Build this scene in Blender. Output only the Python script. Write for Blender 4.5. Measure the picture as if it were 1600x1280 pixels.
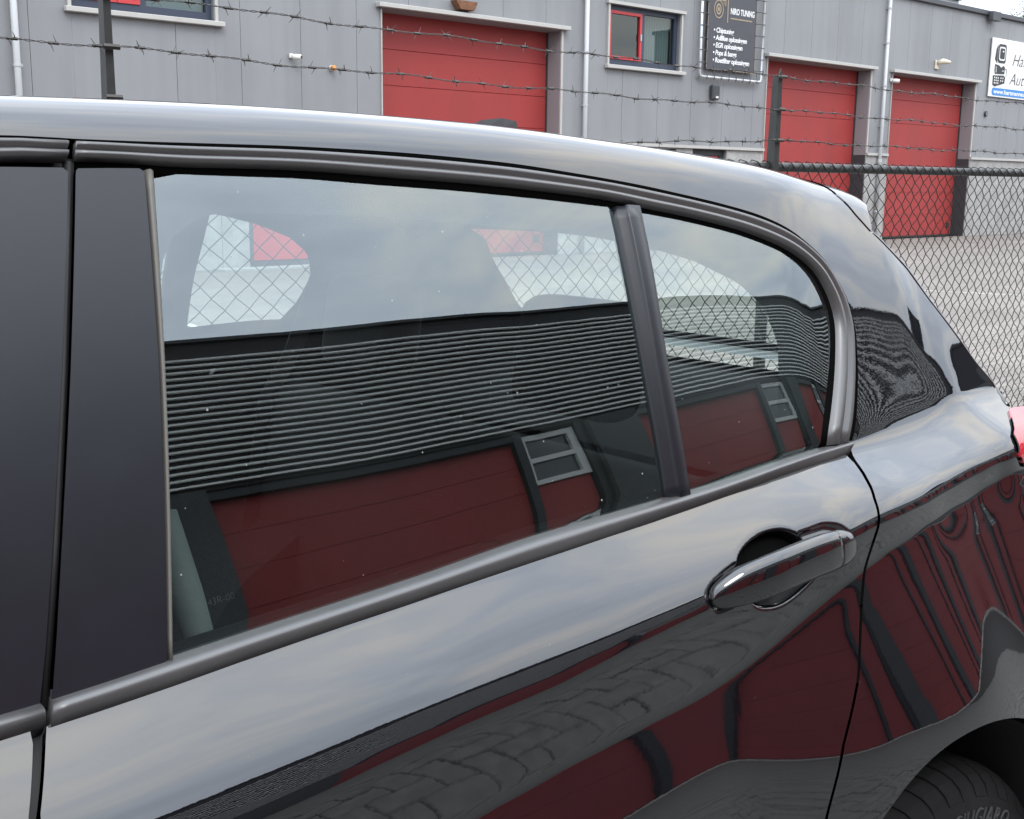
import bpy, bmesh, math, random
import numpy as np
from mathutils import Vector, Matrix
random.seed(7); rng=np.random.default_rng(7)
sc=bpy.context.scene
for o in list(bpy.data.objects): bpy.data.objects.remove(o)
COL=sc.collection
R=math.radians
# ------------------------------------------------------------------ camera
# world: x runs along the parked car towards its tail, y away from the viewer, z up
F=1857.                                             # focal length in pixels of a 1600 px wide frame
ex=np.array([2100,-335,F]);ex/=np.linalg.norm(ex)
zd=np.array([-110,9610,F]);zd/=np.linalg.norm(zd)
zd-=ex*np.dot(ex,zd);zd/=np.linalg.norm(zd)
ey=np.cross(zd,ex)
if ey[2]<0: ey=-ey
M=np.array([ex,ey,-zd])                             # columns: camera right, down, forward
C=np.array([0,-.73,1.38])
cam=bpy.data.cameras.new('camera'); cam.sensor_width=36; cam.lens=F/1600*36; cam.clip_start=.02; cam.clip_end=2000
camo=bpy.data.objects.new('camera',cam); COL.objects.link(camo)
_m=np.eye(4); _m[:3,0]=M[:,0]; _m[:3,1]=-M[:,1]; _m[:3,2]=-M[:,2]; _m[:3,3]=C
camo.matrix_world=Matrix(_m.tolist()); sc.camera=camo
# ------------------------------------------------------------------ sky, sun, exposure
SUN_EL,SUN_AZ=48.,205.
w=bpy.data.worlds.new('World'); sc.world=w; w.use_nodes=True
nt=w.node_tree; N=nt.nodes; L=nt.links; N.clear()
out=N.new('ShaderNodeOutputWorld'); bg=N.new('ShaderNodeBackground'); bg.inputs[1].default_value=.12
sky=N.new('ShaderNodeTexSky'); sky.sky_type='NISHITA'; sky.sun_disc=False; sky.sun_elevation=R(SUN_EL); sky.sun_rotation=R(SUN_AZ); sky.air_density=1.2; sky.dust_density=2.5
tc=N.new('ShaderNodeTexCoord'); sep=N.new('ShaderNodeSeparateXYZ'); L.new(tc.outputs['Generated'],sep.inputs[0])
def wm(op,a,b=None,c=None):
    n=N.new('ShaderNodeMath'); n.operation=op
    for i,v in enumerate((a,b,c)):
        if v is None: continue
        if isinstance(v,(int,float)): n.inputs[i].default_value=v
        else: L.new(v,n.inputs[i])
    return n.outputs[0]
zz=wm('ADD',wm('MAXIMUM',sep.outputs[2],0.),.22)
cx=wm('DIVIDE',sep.outputs[0],zz); cy=wm('DIVIDE',sep.outputs[1],zz)
cmb=N.new('ShaderNodeCombineXYZ'); L.new(cx,cmb.inputs[0]); L.new(cy,cmb.inputs[1])
n1=N.new('ShaderNodeTexNoise'); n1.inputs['Scale'].default_value=1.7; n1.inputs['Detail'].default_value=8; n1.inputs['Roughness'].default_value=.56; n1.inputs['Distortion'].default_value=.5
L.new(cmb.outputs[0],n1.inputs['Vector'])
n2=N.new('ShaderNodeTexNoise'); n2.inputs['Scale'].default_value=5.2; n2.inputs['Detail'].default_value=6; n2.inputs['Roughness'].default_value=.6
L.new(cmb.outputs[0],n2.inputs['Vector'])
r1=N.new('ShaderNodeValToRGB'); e=r1.color_ramp.elements
e[0].position=.38; e[0].color=(.61,.68,.79,1); e[1].position=.63; e[1].color=(1.0,.985,.95,1)
e.new(.47).color=(.71,.78,.89,1); e.new(.55).color=(.86,.89,.925,1)
mixn=wm('ADD',wm('MULTIPLY',n1.outputs[0],.72),wm('MULTIPLY',n2.outputs[0],.28)); L.new(mixn,r1.inputs[0])
# an overcast sky is brighter overhead than at the horizon
gr=wm('MULTIPLY_ADD',wm('POWER',wm('MAXIMUM',sep.outputs[2],0.),.9),25.5,11.)
mul=N.new('ShaderNodeMix'); mul.data_type='RGBA'; mul.blend_type='MULTIPLY'; mul.inputs[0].default_value=1.
L.new(r1.outputs[0],mul.inputs[6]); cg=N.new('ShaderNodeCombineXYZ'); [L.new(gr,cg.inputs[i]) for i in range(3)]; L.new(cg.outputs[0],mul.inputs[7])
mx=N.new('ShaderNodeMix'); mx.data_type='RGBA'; mx.inputs[0].default_value=.9
L.new(sky.outputs[0],mx.inputs[6]); L.new(mul.outputs[2],mx.inputs[7])
L.new(mx.outputs[2],bg.inputs[0]); L.new(bg.outputs[0],out.inputs[0])
sl=bpy.data.lights.new('sun','SUN'); sl.energy=1.0; sl.angle=R(18); sl.color=(1,.95,.88)
so=bpy.data.objects.new('sun',sl); COL.objects.link(so)
_a=R(SUN_AZ); _e=R(SUN_EL)
sdir=Vector((math.sin(_a)*math.cos(_e),math.cos(_a)*math.cos(_e),math.sin(_e)))
so.rotation_euler=sdir.to_track_quat('Z','Y').to_euler(); so.location=(0,-4,12)
sc.view_settings.view_transform='Standard'; sc.view_settings.look='None'; sc.view_settings.gamma=1; sc.view_settings.exposure=.38
sc.view_settings.use_curve_mapping=False
sc.render.engine='CYCLES'; cy_=sc.cycles; cy_.max_bounces=10; cy_.transparent_max_bounces=24; cy_.glossy_bounces=6; cy_.transmission_bounces=8; cy_.diffuse_bounces=3
cy_.caustics_reflective=False; cy_.caustics_refractive=False
cy_.use_denoising=True
# ------------------------------------------------------------------ materials
MATS={}
def mat(name,col,rough=.6,ior=1.5,metal=0.,var=0.,vscale=6.,bump=0.,bscale=80.,coord='Object',emis=None,spots=None,streak=0.,streakscale=(3,3,.3)):
    if name in MATS: return MATS[name]
    m=bpy.data.materials.new(name); m.use_nodes=True; t=m.node_tree; p=t.nodes['Principled BSDF']
    p.inputs['Base Color'].default_value=(*col,1); p.inputs['Roughness'].default_value=rough; p.inputs['IOR'].default_value=ior; p.inputs['Metallic'].default_value=metal
    tcn=t.nodes.new('ShaderNodeTexCoord'); v=tcn.outputs[coord]
    last=None
    def mixc(fac,a,b,blend='MIX'):
        n=t.nodes.new('ShaderNodeMix'); n.data_type='RGBA'; n.blend_type=blend
        for idx,val in ((0,fac),(6,a),(7,b)):
            if hasattr(val,'is_output'): t.links.new(val,n.inputs[idx])
            else: n.inputs[idx].default_value=val if idx==0 else (*val,1)
        return n.outputs[2]
    cur=col
    if var>0:
        nz=t.nodes.new('ShaderNodeTexNoise'); nz.inputs['Scale'].default_value=vscale; nz.inputs['Detail'].default_value=8; nz.inputs['Roughness'].default_value=.62; t.links.new(v,nz.inputs['Vector'])
        rp=t.nodes.new('ShaderNodeMapRange'); rp.inputs[1].default_value=.3; rp.inputs[2].default_value=.7; t.links.new(nz.outputs[0],rp.inputs[0])
        cur=mixc(rp.outputs[0],tuple(c*(1-var) for c in col),tuple(min(1,c*(1+var)) for c in col))
        rr=t.nodes.new('ShaderNodeMapRange'); rr.inputs[3].default_value=max(0.01,rough-.08*var*3); rr.inputs[4].default_value=min(1,rough+.08*var*3); t.links.new(nz.outputs[0],rr.inputs[0]); t.links.new(rr.outputs[0],p.inputs['Roughness'])
    if streak>0:
        mp=t.nodes.new('ShaderNodeMapping'); mp.inputs['Scale'].default_value=streakscale; t.links.new(v,mp.inputs[0])
        nz=t.nodes.new('ShaderNodeTexNoise'); nz.inputs['Scale'].default_value=1.; nz.inputs['Detail'].default_value=6; t.links.new(mp.outputs[0],nz.inputs['Vector'])
        rp=t.nodes.new('ShaderNodeMapRange'); rp.inputs[1].default_value=.42; rp.inputs[2].default_value=.75; rp.inputs[4].default_value=streak; t.links.new(nz.outputs[0],rp.inputs[0])
        cur=mixc(rp.outputs[0],cur,tuple(c*.45+.02 for c in col))
    if spots:
        sscale,thr,scol,amt=spots
        vo=t.nodes.new('ShaderNodeTexVoronoi'); vo.inputs['Scale'].default_value=sscale; t.links.new(v,vo.inputs['Vector'])
        lt=t.nodes.new('ShaderNodeMath'); lt.operation='LESS_THAN'; lt.inputs[1].default_value=thr; t.links.new(vo.outputs['Distance'],lt.inputs[0])
        nn=t.nodes.new('ShaderNodeTexWhiteNoise'); t.links.new(vo.outputs['Position'],nn.inputs['Vector'])
        gt=t.nodes.new('ShaderNodeMath'); gt.operation='GREATER_THAN'; gt.inputs[1].default_value=1-amt; t.links.new(nn.outputs[0],gt.inputs[0])
        ml=t.nodes.new('ShaderNodeMath'); ml.operation='MULTIPLY'; t.links.new(lt.outputs[0],ml.inputs[0]); t.links.new(gt.outputs[0],ml.inputs[1])
        cur=mixc(ml.outputs[0],cur,scol)
    if hasattr(cur,'is_output'): t.links.new(cur,p.inputs['Base Color'])
    if bump>0:
        nb=t.nodes.new('ShaderNodeTexNoise'); nb.inputs['Scale'].default_value=bscale; nb.inputs['Detail'].default_value=4; t.links.new(v,nb.inputs['Vector'])
        b=t.nodes.new('ShaderNodeBump'); b.inputs['Strength'].default_value=1.; b.inputs['Distance'].default_value=bump; t.links.new(nb.outputs[0],b.inputs['Height']); t.links.new(b.outputs[0],p.inputs['Normal'])
    if emis: p.inputs['Emission Color'].default_value=(*emis,1); p.inputs['Emission Strength'].default_value=1
    MATS[name]=m; return m
def glassmat(name,tint,ior=1.9,dirt=.0):
    if name in MATS: return MATS[name]
    m=bpy.data.materials.new(name); m.use_nodes=True; t=m.node_tree; t.nodes.clear()
    o=t.nodes.new('ShaderNodeOutputMaterial'); tr=t.nodes.new('ShaderNodeBsdfTransparent'); tr.inputs[0].default_value=(*tint,1)
    gl=t.nodes.new('ShaderNodeBsdfGlossy'); gl.inputs['Roughness'].default_value=.0; gl.inputs[0].default_value=(.93,1,1,1)
    ge=t.nodes.new('ShaderNodeNewGeometry'); mr=t.nodes.new('ShaderNodeMapRange'); mr.inputs[3].default_value=ior; mr.inputs[4].default_value=1/ior; t.links.new(ge.outputs['Backfacing'],mr.inputs[0])
    fr=t.nodes.new('ShaderNodeFresnel'); t.links.new(mr.outputs[0],fr.inputs['IOR'])
    mx=t.nodes.new('ShaderNodeMixShader'); t.links.new(fr.outputs[0],mx.inputs[0]); t.links.new(tr.outputs[0],mx.inputs[1]); t.links.new(gl.outputs[0],mx.inputs[2])
    fin=mx.outputs[0]
    if dirt>0:
        tcn=t.nodes.new('ShaderNodeTexCoord'); vo=t.nodes.new('ShaderNodeTexVoronoi'); vo.inputs['Scale'].default_value=150; vo.inputs['Randomness'].default_value=1; t.links.new(tcn.outputs['Object'],vo.inputs['Vector'])
        wn=t.nodes.new('ShaderNodeTexWhiteNoise'); t.links.new(vo.outputs['Position'],wn.inputs['Vector'])
        th=t.nodes.new('ShaderNodeMapRange'); th.inputs[1].default_value=.90; th.inputs[2].default_value=1.; th.inputs[3].default_value=0.; th.inputs[4].default_value=.16; t.links.new(wn.outputs[0],th.inputs[0])
        lt=t.nodes.new('ShaderNodeMath'); lt.operation='LESS_THAN'; t.links.new(vo.outputs['Distance'],lt.inputs[0]); t.links.new(th.outputs[0],lt.inputs[1])
        hz=t.nodes.new('ShaderNodeTexNoise'); hz.inputs['Scale'].default_value=7; hz.inputs['Detail'].default_value=7; t.links.new(tcn.outputs['Object'],hz.inputs['Vector'])
        hm=t.nodes.new('ShaderNodeMapRange'); hm.inputs[1].default_value=.4; hm.inputs[2].default_value=.8; hm.inputs[3].default_value=.0005; hm.inputs[4].default_value=.005; t.links.new(hz.outputs[0],hm.inputs[0])
        ad=t.nodes.new('ShaderNodeMath'); ad.operation='MULTIPLY_ADD'; t.links.new(lt.outputs[0],ad.inputs[0]); ad.inputs[1].default_value=dirt; t.links.new(hm.outputs[0],ad.inputs[2])
        df=t.nodes.new('ShaderNodeBsdfDiffuse'); df.inputs[0].default_value=(.42,.42,.4,1)
        m2=t.nodes.new('ShaderNodeMixShader'); t.links.new(ad.outputs[0],m2.inputs[0]); t.links.new(fin,m2.inputs[1]); t.links.new(df.outputs[0],m2.inputs[2]); fin=m2.outputs[0]
    t.links.new(fin,o.inputs[0]); MATS[name]=m; return m
def paintmat():
    m=mat('car_paint_black',(.0035,.0035,.0045),.012,1.82); t=m.node_tree; p=t.nodes['Principled BSDF']
    tcn=t.nodes.new('ShaderNodeTexCoord')
    a=t.nodes.new('ShaderNodeTexNoise'); a.inputs['Scale'].default_value=210; a.inputs['Detail'].default_value=2; t.links.new(tcn.outputs['Object'],a.inputs['Vector'])
    b=t.nodes.new('ShaderNodeBump'); b.inputs['Strength'].default_value=1; b.inputs['Distance'].default_value=.000008; t.links.new(a.outputs[0],b.inputs['Height']); t.links.new(b.outputs[0],p.inputs['Normal'])
    # dust and dried rain spots
    vo=t.nodes.new('ShaderNodeTexVoronoi'); vo.inputs['Scale'].default_value=75; t.links.new(tcn.outputs['Object'],vo.inputs['Vector'])
    wn=t.nodes.new('ShaderNodeTexWhiteNoise'); t.links.new(vo.outputs['Position'],wn.inputs['Vector'])
    th=t.nodes.new('ShaderNodeMapRange'); th.inputs[1].default_value=.86; th.inputs[2].default_value=1.; th.inputs[4].default_value=.075; t.links.new(wn.outputs[0],th.inputs[0])
    lt=t.nodes.new('ShaderNodeMath'); lt.operation='LESS_THAN'; t.links.new(vo.outputs['Distance'],lt.inputs[0]); t.links.new(th.outputs[0],lt.inputs[1])
    mx=t.nodes.new('ShaderNodeMix'); mx.data_type='RGBA'; mx.inputs[6].default_value=(.0035,.0035,.0045,1); mx.inputs[7].default_value=(.035,.035,.034,1); t.links.new(lt.outputs[0],mx.inputs[0]); t.links.new(mx.outputs[2],p.inputs['Base Color'])
    nz=t.nodes.new('ShaderNodeTexNoise'); nz.inputs['Scale'].default_value=4; nz.inputs['Detail'].default_value=6; t.links.new(tcn.outputs['Object'],nz.inputs['Vector'])
    rr=t.nodes.new('ShaderNodeMapRange'); rr.inputs[1].default_value=.4; rr.inputs[2].default_value=.8; rr.inputs[3].default_value=.01; rr.inputs[4].default_value=.045; t.links.new(nz.outputs[0],rr.inputs[0]); t.links.new(rr.outputs[0],p.inputs['Roughness'])
    return m
# ------------------------------------------------------------------ object helpers
WORLD={}
def link(o,parent=None):
    COL.objects.link(o)
    if parent is not None:
        o.parent=parent
        o.matrix_parent_inverse=Matrix(WORLD.get(parent.name,Matrix.Identity(4))).inverted()
    return o
def tag(o,label=None,cat=None,group=None,kind=None):
    if label: o['label']=label
    if cat: o['category']=cat
    if group: o['group']=group
    if kind: o['kind']=kind
    return o
def thing(name,label,cat,loc,group=None):
    o=bpy.data.objects.new(name,None); o.empty_display_size=.1; o.location=loc; COL.objects.link(o); WORLD[o.name]=Matrix.Translation(loc)
    return tag(o,label,cat,group)
def mk(name,verts,faces,m,parent=None,smooth=False,normals=None):
    me=bpy.data.meshes.new(name); me.from_pydata([tuple(map(float,v)) for v in verts],[],[tuple(map(int,f)) for f in faces]); me.update()
    me.polygons.foreach_set('use_smooth',[bool(smooth)]*len(me.polygons))
    if normals is not None: me.normals_split_custom_set_from_vertices([tuple(map(float,n)) for n in normals])
    for mm in (m if isinstance(m,(list,tuple)) else [m]): me.materials.append(mm)
    return link(bpy.data.objects.new(name,me),parent)
class MB:
    def __init__(s): s.v=[];s.f=[]
    def add(s,v,f):
        b=len(s.v); s.v+=[tuple(p) for p in v]; s.f+=[tuple(i+b for i in q) for q in f]; return s
    def box(s,x0,x1,y0,y1,z0,z1):
        return s.add([(x0,y0,z0),(x1,y0,z0),(x1,y1,z0),(x0,y1,z0),(x0,y0,z1),(x1,y0,z1),(x1,y1,z1),(x0,y1,z1)],[(0,3,2,1),(4,5,6,7),(0,1,5,4),(1,2,6,5),(2,3,7,6),(3,0,4,7)])
    def tube(s,pts,r,n=6,cap=True):
        pts=[np.array(p,float) for p in pts]; rs=r if hasattr(r,'__len__') else [r]*len(pts); b=len(s.v); up=None
        for i,p in enumerate(pts):
            d=(pts[min(i+1,len(pts)-1)]-pts[max(i-1,0)]); d/=np.linalg.norm(d)
            if up is None: up=np.array([0,0,1.]) if abs(d[2])<.9 else np.array([1.,0,0])
            a=np.cross(d,up); a/=np.linalg.norm(a); c=np.cross(a,d); up=c
            for k in range(n): th=2*math.pi*k/n; s.v.append(tuple(p+rs[i]*(a*math.cos(th)+c*math.sin(th))))
        for i in range(len(pts)-1):
            for k in range(n): s.f.append((b+i*n+k,b+(i+1)*n+k,b+(i+1)*n+(k+1)%n,b+i*n+(k+1)%n))
        if cap: s.f.append(tuple(b+k for k in range(n))); s.f.append(tuple(b+(len(pts)-1)*n+k for k in reversed(range(n))))
        return s
    def prism(s,poly,y0,y1):     # outline in x,z pushed through y
        n=len(poly); b=len(s.v); s.v+=[(p[0],y0,p[1]) for p in poly]+[(p[0],y1,p[1]) for p in poly]
        s.f.append(tuple(b+i for i in range(n))); s.f.append(tuple(b+n+i for i in reversed(range(n))))
        for i in range(n): j=(i+1)%n; s.f.append((b+i,b+n+i,b+n+j,b+j))
        return s
    def build(s,name,m,parent=None,smooth=False,bevel=0.):
        o=mk(name,s.v,s.f,m,parent,smooth)
        bm=bmesh.new(); bm.from_mesh(o.data); bmesh.ops.recalc_face_normals(bm,faces=bm.faces)
        if bevel>0: bmesh.ops.bevel(bm,geom=list(bm.edges),offset=bevel,segments=1,affect='EDGES',clamp_overlap=True)
        bm.to_mesh(o.data); bm.free(); o.data.polygons.foreach_set('use_smooth',[bool(smooth)]*len(o.data.polygons))
        return o
def box(name,x0,x1,y0,y1,z0,z1,m,parent=None,bevel=0.): return MB().box(x0,x1,y0,y1,z0,z1).build(name,m,parent,bevel=bevel)
def textmesh(body,size,shear=0.,spacing=1.,offset=0.,extrude=.0015):
    cu=bpy.data.curves.new('t','FONT'); cu.body=body; cu.size=size; cu.shear=shear; cu.space_character=spacing; cu.offset=offset; cu.extrude=extrude; cu.resolution_u=3
    o=bpy.data.objects.new('t',cu); COL.objects.link(o); dg=bpy.context.evaluated_depsgraph_get(); me=bpy.data.meshes.new_from_object(o.evaluated_get(dg))
    v=[tuple(q.co) for q in me.vertices]; f=[tuple(p.vertices) for p in me.polygons]
    bpy.data.objects.remove(o); bpy.data.curves.remove(cu); bpy.data.meshes.remove(me); return v,f
def walltext(name,body,x,z,size,Y,m,parent,width=None,**k):
    v,f=textmesh(body,size,**k); a=np.array(v); 
    if width: a[:,0]*=width/(a[:,0].max()-a[:,0].min())
    return mk(name,[(x+p[0],Y-p[2],z+p[1]) for p in a],f,m,parent)
# ================================================================== SETTING
PI=math.pi
M_asph=mat('ground_asphalt',(.075,.073,.07),.9,var=.25,vscale=3,bump=.002,bscale=150)
g=mk('ground',[(-400,-400,-.035),(500,-400,-.035),(500,600,-.035),(-400,600,-.035)],[(0,1,2,3)],M_asph); tag(g,kind='structure')
def yardmat():
    m=mat('yard_paving',(.235,.222,.205),.85); t=m.node_tree; p=t.nodes['Principled BSDF']; tcn=t.nodes.new('ShaderNodeTexCoord')
    mp=t.nodes.new('ShaderNodeMapping'); mp.inputs['Rotation'].default_value=(0,0,R(0)); t.links.new(tcn.outputs['Object'],mp.inputs[0])
    br=t.nodes.new('ShaderNodeTexBrick'); br.inputs['Scale'].default_value=1.; br.inputs['Brick Width'].default_value=.21; br.inputs['Row Height'].default_value=.105; br.inputs['Mortar Size'].default_value=.006
    br.inputs['Color1'].default_value=(.205,.180,.158,1); br.inputs['Color2'].default_value=(.168,.149,.132,1); br.inputs['Mortar'].default_value=(.09,.085,.077,1); t.links.new(mp.outputs[0],br.inputs['Vector'])
    nz=t.nodes.new('ShaderNodeTexNoise'); nz.inputs['Scale'].default_value=.6; nz.inputs['Detail'].default_value=9; nz.inputs['Roughness'].default_value=.65; t.links.new(tcn.outputs['Object'],nz.inputs['Vector'])
    rp=t.nodes.new('ShaderNodeMapRange'); rp.inputs[1].default_value=.35; rp.inputs[2].default_value=.7; rp.inputs[3].default_value=.78; rp.inputs[4].default_value=1.12; t.links.new(nz.outputs[0],rp.inputs[0])
    mx=t.nodes.new('ShaderNodeMix'); mx.data_type='RGBA'; mx.blend_type='MULTIPLY'; mx.inputs[0].default_value=1; t.links.new(br.outputs[0],mx.inputs[6])
    cb=t.nodes.new('ShaderNodeCombineXYZ'); [t.links.new(rp.outputs[0],cb.inputs[i]) for i in range(3)]; t.links.new(cb.outputs[0],mx.inputs[7]); t.links.new(mx.outputs[2],p.inputs['Base Color'])
    b=t.nodes.new('ShaderNodeBump'); b.inputs['Distance'].default_value=.004; t.links.new(br.outputs['Fac'],b.inputs['Height']); b.invert=True; t.links.new(b.outputs[0],p.inputs['Normal'])
    return m
M_yard=yardmat()
yd=mk('yard_paving',[(-15,2.25,0),(60,2.25,0),(60,15.6,0),(-15,15.6,0)],[(0,1,2,3)],M_yard); tag(yd,kind='structure')
M_white=mat('road_paint',(.40,.39,.37),.8,var=.45,vscale=5)
def gline(pts,wd,name='parking_line'):
    a,b=np.array(pts[0]),np.array(pts[1]); d=(b-a)/np.linalg.norm(b-a); n=np.array([-d[1],d[0]])*wd/2
    return tag(mk(name,[(*(a+n),.004),(*(b+n),.004),(*(b-n),.004),(*(a-n),.004)],[(0,3,2,1)],M_white),kind='structure')
gline([(14.2,8.3),(15.4,5.2)],.07); gline([(5.4,10.4),(4.7,7.4)],.07)
# --- paving of the lane the car stands on: herringbone blocks
M_bed=mat('paving_sand',(.018,.0175,.016),.95,var=.3,vscale=20)
M_pave=mat('paving_block',(.128,.126,.118),.85,var=.28,vscale=14,bump=.0012,bscale=240)
lane=mk('lane_paving',[(-60,-8.2,-.028),(90,-8.2,-.028),(90,2.24,-.028),(-60,2.24,-.028)],[(0,1,2,3)],M_bed); tag(lane,kind='structure')
W_=.105; J=.0035
blocks=[]
for a in range(-160,170):
    for b in range(-80,80):
        ox,oy=(a+2*b),(a-2*b)
        for (x0,y0,x1,y1) in ((ox,oy,ox+2,oy+1),(ox,oy+1,ox+1,oy+3)):
            X0,Y0,X1,Y1=[q*W_ for q in (x0,y0,x1,y1)]
            if X0<-2.5 or X1>13 or Y0<-7.55 or Y1>1.95: continue
            blocks.append((X0,Y0,X1,Y1))
blocks.sort(key=lambda q:((q[0]+q[2])/2-.9)**2*.8+((q[1]+q[3])/2+.75)**2)
def blockmesh(lx,ly):
    hx,hy=lx/2-J,ly/2-J; c=.004
    v=[(-hx,-hy,-.03),(hx,-hy,-.03),(hx,hy,-.03),(-hx,hy,-.03),(-hx,-hy,-c),(hx,-hy,-c),(hx,hy,-c),(-hx,hy,-c),(-hx+c,-hy+c,0),(hx-c,-hy+c,0),(hx-c,hy-c,0),(-hx+c,hy-c,0)]
    f=[(0,1,5,4),(1,2,6,5),(2,3,7,6),(3,0,4,7),(4,5,9,8),(5,6,10,9),(6,7,11,10),(7,4,8,11),(8,9,10,11)]
    return v,f
vH,fH=blockmesh(2*W_,W_); vV,fV=blockmesh(W_,2*W_)
meH=bpy.data.meshes.new('paving_block'); meH.from_pydata(vH,[],fH); meH.materials.append(M_pave)
meV=bpy.data.meshes.new('paving_block'); meV.from_pydata(vV,[],fV); meV.materials.append(M_pave)
rest=MB()
for i,(X0,Y0,X1,Y1) in enumerate(blocks):
    cx_,cy_2=(X0+X1)/2,(Y0+Y1)/2; dz=random.uniform(-.0025,.0015); hor=(X1-X0)>(Y1-Y0)
    if i<300:
        o=bpy.data.objects.new('paving_block',meH if hor else meV); o.location=(cx_,cy_2,dz); o.rotation_euler=(random.uniform(-.006,.006),random.uniform(-.006,.006),0); o.parent=lane; COL.objects.link(o)
    else:
        rest.add([(p[0]+cx_,p[1]+cy_2,p[2]+dz) for p in (vH if hor else vV)],fH if hor else fV)
o=mk('paving_blocks_further_off',rest.v,rest.f,M_pave,lane); o['kind']='stuff'
tag(box('kerb_stone',-30,60,2.06,2.2,-.03,.06,mat('kerb_concrete',(.3,.29,.27),.9,var=.2,vscale=10)),kind='structure')
# --- light concrete threshold in front of the doors across the lane
tag(box('threshold_strip',-60,90,-8.0,-7.62,-.02,.012,mat('threshold_concrete',(.42,.41,.38),.85,var=.2,vscale=8)),kind='structure')

# ================================================================== building beyond the fence
YB=15.5
M_clad=mat('cladding_grey',(.215,.221,.229),.5,1.45,var=.05,vscale=.8,streak=.30,streakscale=(2.6,1,.14))
M_cladb=mat('cladding_joint',(.15,.156,.166),.7)
M_flash=mat('flashing_alu',(.40,.39,.37),.45,var=.12,vscale=4,streak=.25,streakscale=(4,4,4))
M_reddoor=mat('door_red',(.28,.031,.029),.6,1.45,var=.05,vscale=1.5,spots=(9,.04,(.5,.25,.22),.04),streak=.25,streakscale=(1.5,1,.5))
M_redframe=mat('window_red',(.45,.035,.04),.4)
M_navy=mat('window_navy',(.03,.04,.065),.45)
M_anth=mat('frame_anthracite',(.035,.04,.045),.5)
M_conc=mat('plinth_concrete',(.30,.295,.285),.9,var=.22,vscale=5,bump=.004,bscale=60,spots=(45,.22,(.16,.155,.15),.5))
M_pipe=mat('pvc_grey',(.42,.43,.44),.45)
M_rev=mat('reveal_grey',(.22,.215,.225),.55)
M_roof=mat('roof_edge_dark',(.05,.052,.06),.5)
M_blind=mat('curtain_white',(.55,.57,.56),.9)
M_gl2=glassmat('window_glass',(.35,.42,.42),1.7)
M_dark=mat('room_dark',(.03,.032,.035),.9)
bld=thing('industrial_unit_building','long grey metal clad workshop building with red doors behind the fence','building',(18,16,0))
X0B,X1B=-6.,44.; ZR=5.85; ZP=2.12
doors=[(11.70,15.75),(21.97,26.11),(27.06,31.24)]
wins=[(6.66,8.76,3.58,4.75),(17.0,19.06,3.56,4.66)]
ENT=[(9.22,10.45,2.05),(17.5,19.05,2.03),(19.58,20.70,2.05)]
# carcass behind the cladding with the openings left free
def strips(x0,x1,z0,z1,holes):
    xs=sorted({x0,x1,*[h[0] for h in holes],*[h[1] for h in holes]}); r=[]
    xs=[q for q in xs if x0<=q<=x1]
    for a,b in zip(xs[:-1],xs[1:]):
        hs=sorted([h for h in holes if h[0]<=a+1e-6 and h[1]>=b-1e-6],key=lambda h:h[2]); z=z0
        for h in hs:
            if h[2]>z: r.append((a,b,z,min(h[2],z1)))
            z=max(z,h[3])
        if z<z1-1e-4: r.append((a,b,z,z1))
    return r
DH=4.06
holes=[(a,b,0,DH) for a,b in doors]+[(a,b,c,d) for a,b,c,d in wins]+[(a,b,0,h) for a,b,h in ENT]
wb=MB()
for a,b,z0,z1 in strips(X0B,X1B,0,ZR,holes): wb.box(a,b,YB+.03,YB+.30,z0,z1)
wb.box(X0B,X1B,YB+2.0,YB+2.2,0,ZR)
wb.build('wall_core',M_cladb,bld)
# plinth of exposed aggregate concrete slabs
for a,b,z0,z1 in strips(X0B,X1B,0,ZP-.06,holes):
    if b-a<.02: continue
    n=max(1,round((b-a)/3.2))
    for k in range(n):
        p0=a+(b-a)*k/n+.004; p1=a+(b-a)*(k+1)/n-.004; box('plinth_slab',p0,p1,YB-.02,YB+.028,z0+.004,z1,M_conc,bld)
        if z1<ZP-.07: pass
for a,b,z0,z1 in strips(X0B,X1B,ZP-.06,ZP,[(d0,d1,0,DH) for d0,d1 in doors]):
    MB().prism([(a+.002,ZP-.06),(b-.002,ZP-.06),(b-.002,ZP),(a+.002,ZP)],YB-.07,YB+.02).build('drip_flashing',M_flash,bld)
# cladding panels, one by one
x=6.09-1.03*12; k=0
while x<X1B-.02:
    xa,xb=max(x,X0B)+.003,min(x+1.03,X1B)-.003
    for a,b,z0,z1 in strips(xa,xb,ZP+.003,ZR-.02,[(h[0]-.001,h[1]+.001,h[2]-.001,h[3]+.001) for h in holes if h[3]>ZP]):
        if b-a<.03: continue
        m=MB(); m.box(a,b,YB-.002,YB+.027,z0,z1)
        o=m.build('cladding_panel',M_clad,bld,bevel=.002)
    x+=1.03; k+=1
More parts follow.
